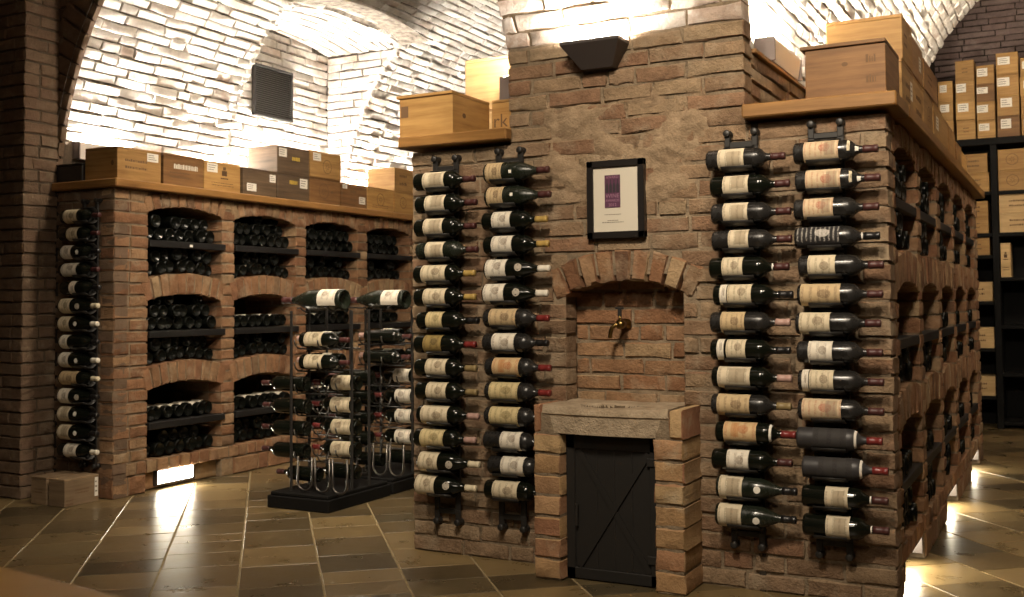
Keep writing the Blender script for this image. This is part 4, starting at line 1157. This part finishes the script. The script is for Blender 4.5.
# small black box at the end
r = thing('black_box', 'small black electrical box at the far left end of the ledge', 'box', (-4.93, 4.12, zl))
b = MB(); b.box(-5.045, -4.82, 4.055, 4.25, zl, 1.815, 0, .004); b.build('housing', M['iron'], r)
b = MB(); b.box(-5.045, -4.82, 4.05, 4.252, 1.8155, 1.825, 0, .002); b.build('cover', M['shelf_black'], r)

gI = 'wine crates on the island ledge'
zi = 1.7375
crate('brown crate with overhanging lid at the right corner of the island', -.836, -.560, 3.84, 4.16, zi, 1.94, 'brown_wood', [('F', .82, .5, .12, .5, 'text'), ('F', .5, .62, .022, .016, 'knot')], .016, gI)
crate('lower corner crate behind the lidded brown crate', -.85, -.562, 4.25, 4.566, zi, 1.952, 'pine', [('R', .5, .5, .4, .35, 'text'), ('R', .82, .6, .2, .35, 'sticker')], 0, gI)
crate('tall top crate behind the lidded brown crate, pale front face', -.845, -.560, 4.27, 4.556, 1.9525, 2.128, 'pine', [('R', .3, .5, .3, .3, 'text')], 0, gI)
side = [(4.572, 4.915, zi, 1.950, 'second lower crate along the island side', [('R', .5, .5, .5, .4, 'text')]), (4.92, 5.25, zi, 1.955, 'third lower crate along the island side', [('R', .55, .5, .4, .5, 'emblem')]),
        (5.255, 5.59, zi, 1.950, 'fourth lower crate along the island side', [('R', .4, .6, .3, .3, 'sticker')]), (5.60, 5.93, zi, 1.945, 'fifth lower crate along the island side', []),
        (5.937, 6.27, zi, 1.940, 'sixth lower crate along the island side', []), (6.30, 6.60, zi, 1.90, 'seventh lower crate along the island side', []), (6.63, 7.0, zi, 1.89, 'last low crate at the far end of the island side', []),
        (4.562, 4.92, 1.9555, 2.112, 'second upper crate along the island side', [('R', .7, .5, .2, .4, 'sticker')]), (4.926, 5.43, 1.9555, 2.088, 'long upper crate at the end of the top row', [('R', .4, .5, .3, .3, 'text')])]
for (a, b_, z0, z1, lb, mk) in side:
    crate('narrow pine crate, ' + lb, -.845, -.562 + rnd.uniform(-.004, .004), a, b_, z0, z1, rnd.choice(('pine', 'board', 'pine')), mk, 0, gI)
crate('open-lidded pine crate at the left end of the island ledge', -2.553, -2.287, 3.80, 4.118, zi, 1.925, 'pine', [('F', .10, .62, .14, .26, 'patch'), ('R', .3, .5, .03, .022, 'knot')], .012, gI)
crate('orange crate with black lettering tucked beside the pier', -2.282, -2.04, 4.13, 4.40, zi, 1.935, 'pine', [('F', .03, .38, .2, .085, 'letters')], 0, gI)
crate('lower pale crate behind the open-lidded crate', -2.61, -2.30, 4.46, 4.80, zi, 1.965, 'pale_pine', [], 0, gI)
crate('tall pale crate stacked high behind the open-lidded crate', -2.605, -2.30, 4.45, 4.80, 1.9655, 2.215, 'pale_pine', [], 0, gI)
uplight('pale uplight with grey end standing on the lettered crate left of the pier', -2.245, -2.185, 4.15, 4.39, 1.938, 2.04, M['glow_island'])

# floor crates
gF = 'crates on the floor under the end rack'
crate('grey-brown crate with barcode strip standing on the floor by the bin wall', -4.742, -4.622, 3.795, 4.012, .0, .142, 'grey_wood', [('R', .92, .55, .1, .7, 'sticker'), ('R', .5, .5, .4, .16, 'text'), ('R', .15, .15, .2, .2, 'text')], 0, gF)
crate('plain grey-brown crate on the floor against the left wall', -4.885, -4.768, 3.80, 4.012, .0, .142, 'grey_wood', [('F', .5, .5, .5, .15, 'text')], 0, gF)

# ------------------------------------------------------------------ black shelving and crates at the back right
def back_shelving():
    Y0, Y1 = 9.30, 9.66
    r = thing('black_shelving', 'tall black wooden shelving against the end wall at right', 'shelving', (.2, 9.5, 0))
    ups = [-1.01, -.578, -.04, .50, 1.04]
    for x in ups:
        m = MB(); m.box(x, x + .05, Y0, Y1, 0, 2.265, 0, .003); m.build('upright', M['rack_black'], r)
    m = MB(); m.box(-1.02, 1.10, Y0 - .01, Y1, 2.265, 2.32, 0, .003); m.build('top_board', M['rack_black'], r)
    for i in range(4):
        for z in ((1.89, 1.555, 1.38, 1.01, .635, .255) if i == 0 else (1.89, 1.555, 1.20, .82, .44, .06)):
            m = MB(); m.box(ups[i] + .05, ups[i + 1], Y0, Y1, z - .03, z, 0, .003); m.build('shelf', M['rack_black'], r)
    m = MB(); m.box(-1.02, 1.10, Y1, Y1 + .02, 0, 2.30); m.build('back_panel', M['rack_black'], r)
    gT = 'crates piled on top of the black shelving'
    cols = [(-.955, -.842, 3, .165), (-.822, -.678, 4, .162), (-.664, -.530, 4, .148), (-.515, -.353, 4, .168), (-.343, -.20, 4, .155), (-.19, -.04, 3, .16), (.0, .15, 3, .16)]
    cn = ['far left', 'second', 'third', 'fourth', 'fifth', 'sixth', 'seventh']
    hn = ['bottom', 'second', 'third', 'topmost']
    for ci, (a, b_, n, h) in enumerate(cols):
        for k in range(n):
            mk = []
            if rnd.random() < .75 or (ci == 3): mk.append(('F', rnd.uniform(.3, .45), .62, rnd.uniform(.45, .62), rnd.uniform(.32, .48), 'sticker'))
            else: mk.append(('F', .5, .5, .3, .25, 'text'))
            pos = hn[k] if not (k == n - 1) else 'topmost'
            crate('%s crate in the %s column on top of the black shelving' % (pos, cn[ci]), a + rnd.uniform(-.004, .004), b_ - .002, Y0 + .0 + rnd.uniform(0, .03), Y0 + .3, 2.3205 + k * (h + .0005), 2.3205 + k * (h + .0005) + h,
                  rnd.choice(('pine', 'brown_wood', 'pine', 'pine')), mk, 0, gT)
    gS = 'crates standing in the black shelving'
    def sc(lb, a, b_, z, h, mk, wood='pine'): crate(lb, a, b_, Y0 + .02, Y0 + .32, z + .0005, z + h, wood, mk, 0, gS)
    E = [('F', .3, .5, .3, .55, 'emblem')]; T = [('F', .5, .5, .6, .35, 'text')]
    sc('lower flower-emblem crate on the top right shelf', -.522, -.18, 1.89, .165, E); sc('upper flower-emblem crate on the top right shelf', -.522, -.18, 2.0555, .165, E)
    sc('lower script-printed crate on the second right shelf', -.522, -.16, 1.555, .155, T, 'pale_pine'); sc('upper script-printed crate on the second right shelf', -.522, -.16, 1.7105, .155, T, 'pale_pine')
    sc('upright pale wine carton on the third right shelf', -.522, -.45, 1.20, .272, [('F', .5, .6, .6, .5, 'crest'), ('F', .5, .25, .6, .1, 'text')], 'pale_pine')
    sc('lower crate beside the upright on the top left shelf', -.90, -.59, 1.89, .155, T); sc('upper crate beside the upright on the top left shelf', -.90, -.60, 2.0455, .155, T)
    sc('lower crate on the second left shelf of the black shelving', -.90, -.605, 1.555, .13, T); sc('upper crate on the second left shelf of the black shelving', -.90, -.605, 1.6855, .13, T)
    sc('crate on the third left shelf of the black shelving', -.90, -.60, 1.38, .14, T)
    sc('crate on the fourth left shelf of the black shelving', -.90, -.585, 1.01, .155, T, 'pale_pine'); sc('crate on the fifth left shelf of the black shelving', -.90, -.585, .635, .165, T, 'pale_pine')
    sc('crate on the lowest left shelf of the black shelving', -.90, -.585, .255, .155, T, 'pale_pine')
back_shelving()

# ------------------------------------------------------------------ free-standing display stands with bottles
ROTN = Matrix.Rotation(PI, 4, 'Z')      # neck towards -X
def stand(label, where, x0, x1, y0, y1, first):
    r = thing('wine_display_stand', label, 'wine stand', ((x0 + x1) / 2, (y0 + y1) / 2, 0), 'wine display stands in the left aisle')
    m = MB(); m.box(x0, x1, y0, y1, 0, .062, 0, .004); m.box(x0 + .012, x1 - .012, y0 + .012, y1 - .012, .062, .08, 0, .004); m.build('base', M['rack_black'], r)
    colsY = [y0 + .14, y0 + .29] + ([y0 + .44] if not first else [])
    px = (x0 + .10, x1 - .014)
    for yy in (y0 + .07, y0 + .215, y0 + .365):
        for xx in px if yy > y0 + .1 else px[:1]:
            p = MB(); p.box(xx - .007, xx + .007, yy - .005, yy + .005, .08, 1.0, 0, .002); p.build('post', M['iron'], r)
    for xx in (x1 - .25, x1 - .08):
        p = MB(); p.tube([(xx, y0 + .07, 1.012)] + [(xx, y0 + .14 + .058 * math.cos(t), 1.054 + .058 * math.sin(t)) for t in [1.22 * PI + .56 * PI * q / 8 for q in range(9)]] + [(xx, y0 + .40, 1.012)], .004, 6)
        p.build('magnum_holder', M['iron'], r, smooth=True)
    # U-shaped rods at the front foot
    for k in range(3):
        cx_ = x0 + .20 + .11 * k; rr = .045; pts = [(cx_ - rr, y0 + .055, .26)]
        pts += [(cx_ - rr * math.cos(t), y0 + .055, .135 - rr * math.sin(t)) for t in [PI * q / 10 for q in range(11)]]
        pts += [(cx_ + rr, y0 + .055, .26)]
        u = MB(); u.tube(pts, .006, 8); u.build('curved_rod', M['steel'], r, smooth=True)
    zr = [.275 + .115 * k for k in range(6)]
    gname = 'bottles in the ' + where
    for k, z in enumerate(zr):
        for ci, yy in enumerate(colsY):
            # supporting rods
            for xx in (x1 - .29, x1 - .14):
                s_ = MB(); pts = [(xx, yy + .047 * math.cos(t), z + .047 * math.sin(t)) for t in [PI + PI * q / 8 for q in range(9)]]
                s_.tube(pts, .004, 6); s_.build('bottle_hook', M['steel'], r, smooth=True)
                s2 = MB(); s2.tube([(xx, y0 + .07, z - .02), (xx, y0 + .40, z - .02)], .003, 6); 
            s2 = MB(); s2.tube([(px[0], yy, z - .048), (px[1], yy, z - .048)], .004, 6); s2.build('carrier_rod', M['iron'], r, smooth=True)
            up_row = k >= 4
            cream, white, dark = ('cream', .10, .52), ('white', .10, .46), ('grey', .1, .5)
            rot = ROTN; off = rnd.uniform(-.006, .006); lab = dark; capc = 'darkred'
            if ci == 0:
                if up_row: bx = x1 - .27; rot = None; lab = ('cream', .12, .50) if first else dark; capc = 'darkred'
                else: bx = x1 - .24
            elif ci == 1: bx, lab, capc = (x1 - .13, ('white', .2, .4), 'pink') if up_row else (x1 - .03, cream if first else white, 'red')
            else: bx = x1 + .01
            lb = 'bottle %s up in the %s column of the %s' % (ORD[k], ('front', 'middle', 'rear')[ci], where)
            bottle(lb, (bx + off, yy, z), S('B', [] if lab is dark else [lab], capc), rot, 1.06, gname, .5 if rot is None else PI - .55)
    # bottom row
    for ci, yy in enumerate(colsY[:2]):
        bottle('lowest bottle in the %s column of the %s' % (('front', 'middle')[ci], where), (x1 - .16 + .13 * ci, yy, .160 + .0), S('B', [], 'darkred'), ROTN, 1.0, gname, PI - .4)
    # magnum on top
    rb = thing('magnum_bottle', 'large magnum with white label lying on top of the %s' % where, 'magnum bottle', (x1 - .03, y0 + .13, 1.058), 'magnums on the display stands', world=False)
    rb.matrix_world = Matrix.Translation((x1 - .0, y0 + .14, 1.0545)) @ ROTN @ Matrix.Rotation(-(PI - .75), 4, 'X') @ Matrix.Scale(1.34, 4)
    link('glass_body', cached(('g', 'U', 'g_green'), lambda: glass_mesh('U', 'g_green')), rb)
    link('paper_label', cached(('mag',), lambda: patch_mesh('U', .02, .105, -1.1, 1.3, LAB['white'][0], 'paper_label')), rb)
    link('capsule', cached(('c', 'U', 'darkred'), lambda: cap_mesh('U', 'darkred')), rb)
stand('black display stand with bottles and magnum, nearer of the two', 'nearer display stand', -3.68, -3.29, 4.255, 4.80, True)
stand('black display stand with bottles and magnum, half hidden behind the first', 'farther display stand', -3.73, -3.297, 4.83, 5.38, False)

# ------------------------------------------------------------------ table corner in the foreground
def table():
    r = thing('wooden_table', 'light brown wooden table, only a corner showing at bottom left', 'table', (-1.3, .4, 0))
    ang = math.atan2(.777 - .75, -1.035 + .833)
    R = Matrix.Translation((-1.005, .777, 0)) @ Matrix.Rotation(-.13, 4, 'Z')
    t = MB(); t.box(-.9, .55, -.8, .0, .722, .75, 0, .004); o = t.build('tabletop', M['table_wood'], r)
    parts = [o]
    for (x, y) in ((-.84, -.74), (.46, -.74), (-.84, -.1), (.46, -.1)):
        l = MB(); l.box(x, x + .055, y, y + .055, 0, .722, 0, .004); parts.append(l.build('leg', M['table_wood'], r))
    a = MB(); a.box(-.82, .5, -.06, -.04, .64, .722); parts.append(a.build('apron', M['table_wood'], r))
    for p in parts: p.matrix_world = R @ p.matrix_world
    for p in parts: p.matrix_parent_inverse = Matrix.Translation(r.location).inverted(); p.matrix_basis = R
table()

# ------------------------------------------------------------------ room lighting
def area(name, loc, target, size, power, col, spread=180):
    d = bpy.data.lights.new(name, 'AREA'); d.shape = 'DISK'; d.size = size; d.energy = power; d.color = col; d.spread = math.radians(spread)
    o = bpy.data.objects.new(name, d); COL.objects.link(o); o.location = loc
    o.rotation_euler = (Vector(target) - Vector(loc)).to_track_quat('-Z', 'Y').to_euler()
    return o
WARM = (1., .85, .66)
area('ceiling_lamp_front', (-.9, 1.3, 3.2), (-1.45, 3.8, 1.1), .45, 29, WARM, 95)
area('ceiling_lamp_entrance', (-1.0, -.6, 3.1), (-1.6, 3.0, .2), .6, 12, WARM, 130)
area('aisle_lamp_left', (-2.75, 4.3, 2.95), (-4.57, 5.3, .8), .4, 27, WARM, 120)
area('near_right_fill_light', (.05, 1.6, 3.2), (-.2, 6.0, .9), .4, 14, WARM, 70)  # unseen fill added to light the reveals of the island side bins
area('centre_fill_light', (-2.5, 2.5, 3.1), (-3.5, 4.6, .5), .4, 11, WARM, 62)  # added fill without a fixture, brightens the display stands and their labels
area('aisle_lamp_right', (.9, 6.6, 3.4), (-.5, 9.3, 2.4), .4, 40, WARM)
w = bpy.data.worlds.new('cellar_air'); SC.world = w; w.use_nodes = True
w.node_tree.nodes['Background'].inputs[0].default_value = (.9, .75, .6, 1); w.node_tree.nodes['Background'].inputs[1].default_value = .01

# ------------------------------------------------------------------ camera (solved from the photograph's vanishing points)
F, PY = 1063.97, 255.76
yaw, pitch, roll = -.48673, .043803, -.0086953
cy, sy, cp, sp = math.cos(yaw), math.sin(yaw), math.cos(pitch), math.sin(pitch)
f = Vector((sy * cp, cy * cp, sp)); r = Vector((cy, -sy, 0)); u = r.cross(f)
r2 = math.cos(roll) * r + math.sin(roll) * u; u2 = -math.sin(roll) * r + math.cos(roll) * u
cd = bpy.data.cameras.new('camera'); cam = bpy.data.objects.new('camera', cd); COL.objects.link(cam)
cam.matrix_world = Matrix(((r2.x, u2.x, -f.x, 0), (r2.y, u2.y, -f.y, 0), (r2.z, u2.z, -f.z, 1.034), (0, 0, 0, 1)))
cd.sensor_width = 36; cd.lens = F * 36 / 1024; cd.shift_y = (PY - 298.5) / 1024
cd.clip_start = .05; cd.clip_end = 60
cd.dof.use_dof = True; cd.dof.focus_distance = 4.3; cd.dof.aperture_fstop = 5.6
SC.camera = cam
SC.cycles.use_denoising = True
SC.cycles.max_bounces = 8; SC.cycles.diffuse_bounces = 5
SC.view_settings.view_transform = 'Standard'; SC.view_settings.look = 'None'
SC.view_settings.gamma = 1; SC.view_settings.use_curve_mapping = False
SC.view_settings.exposure = 0.0
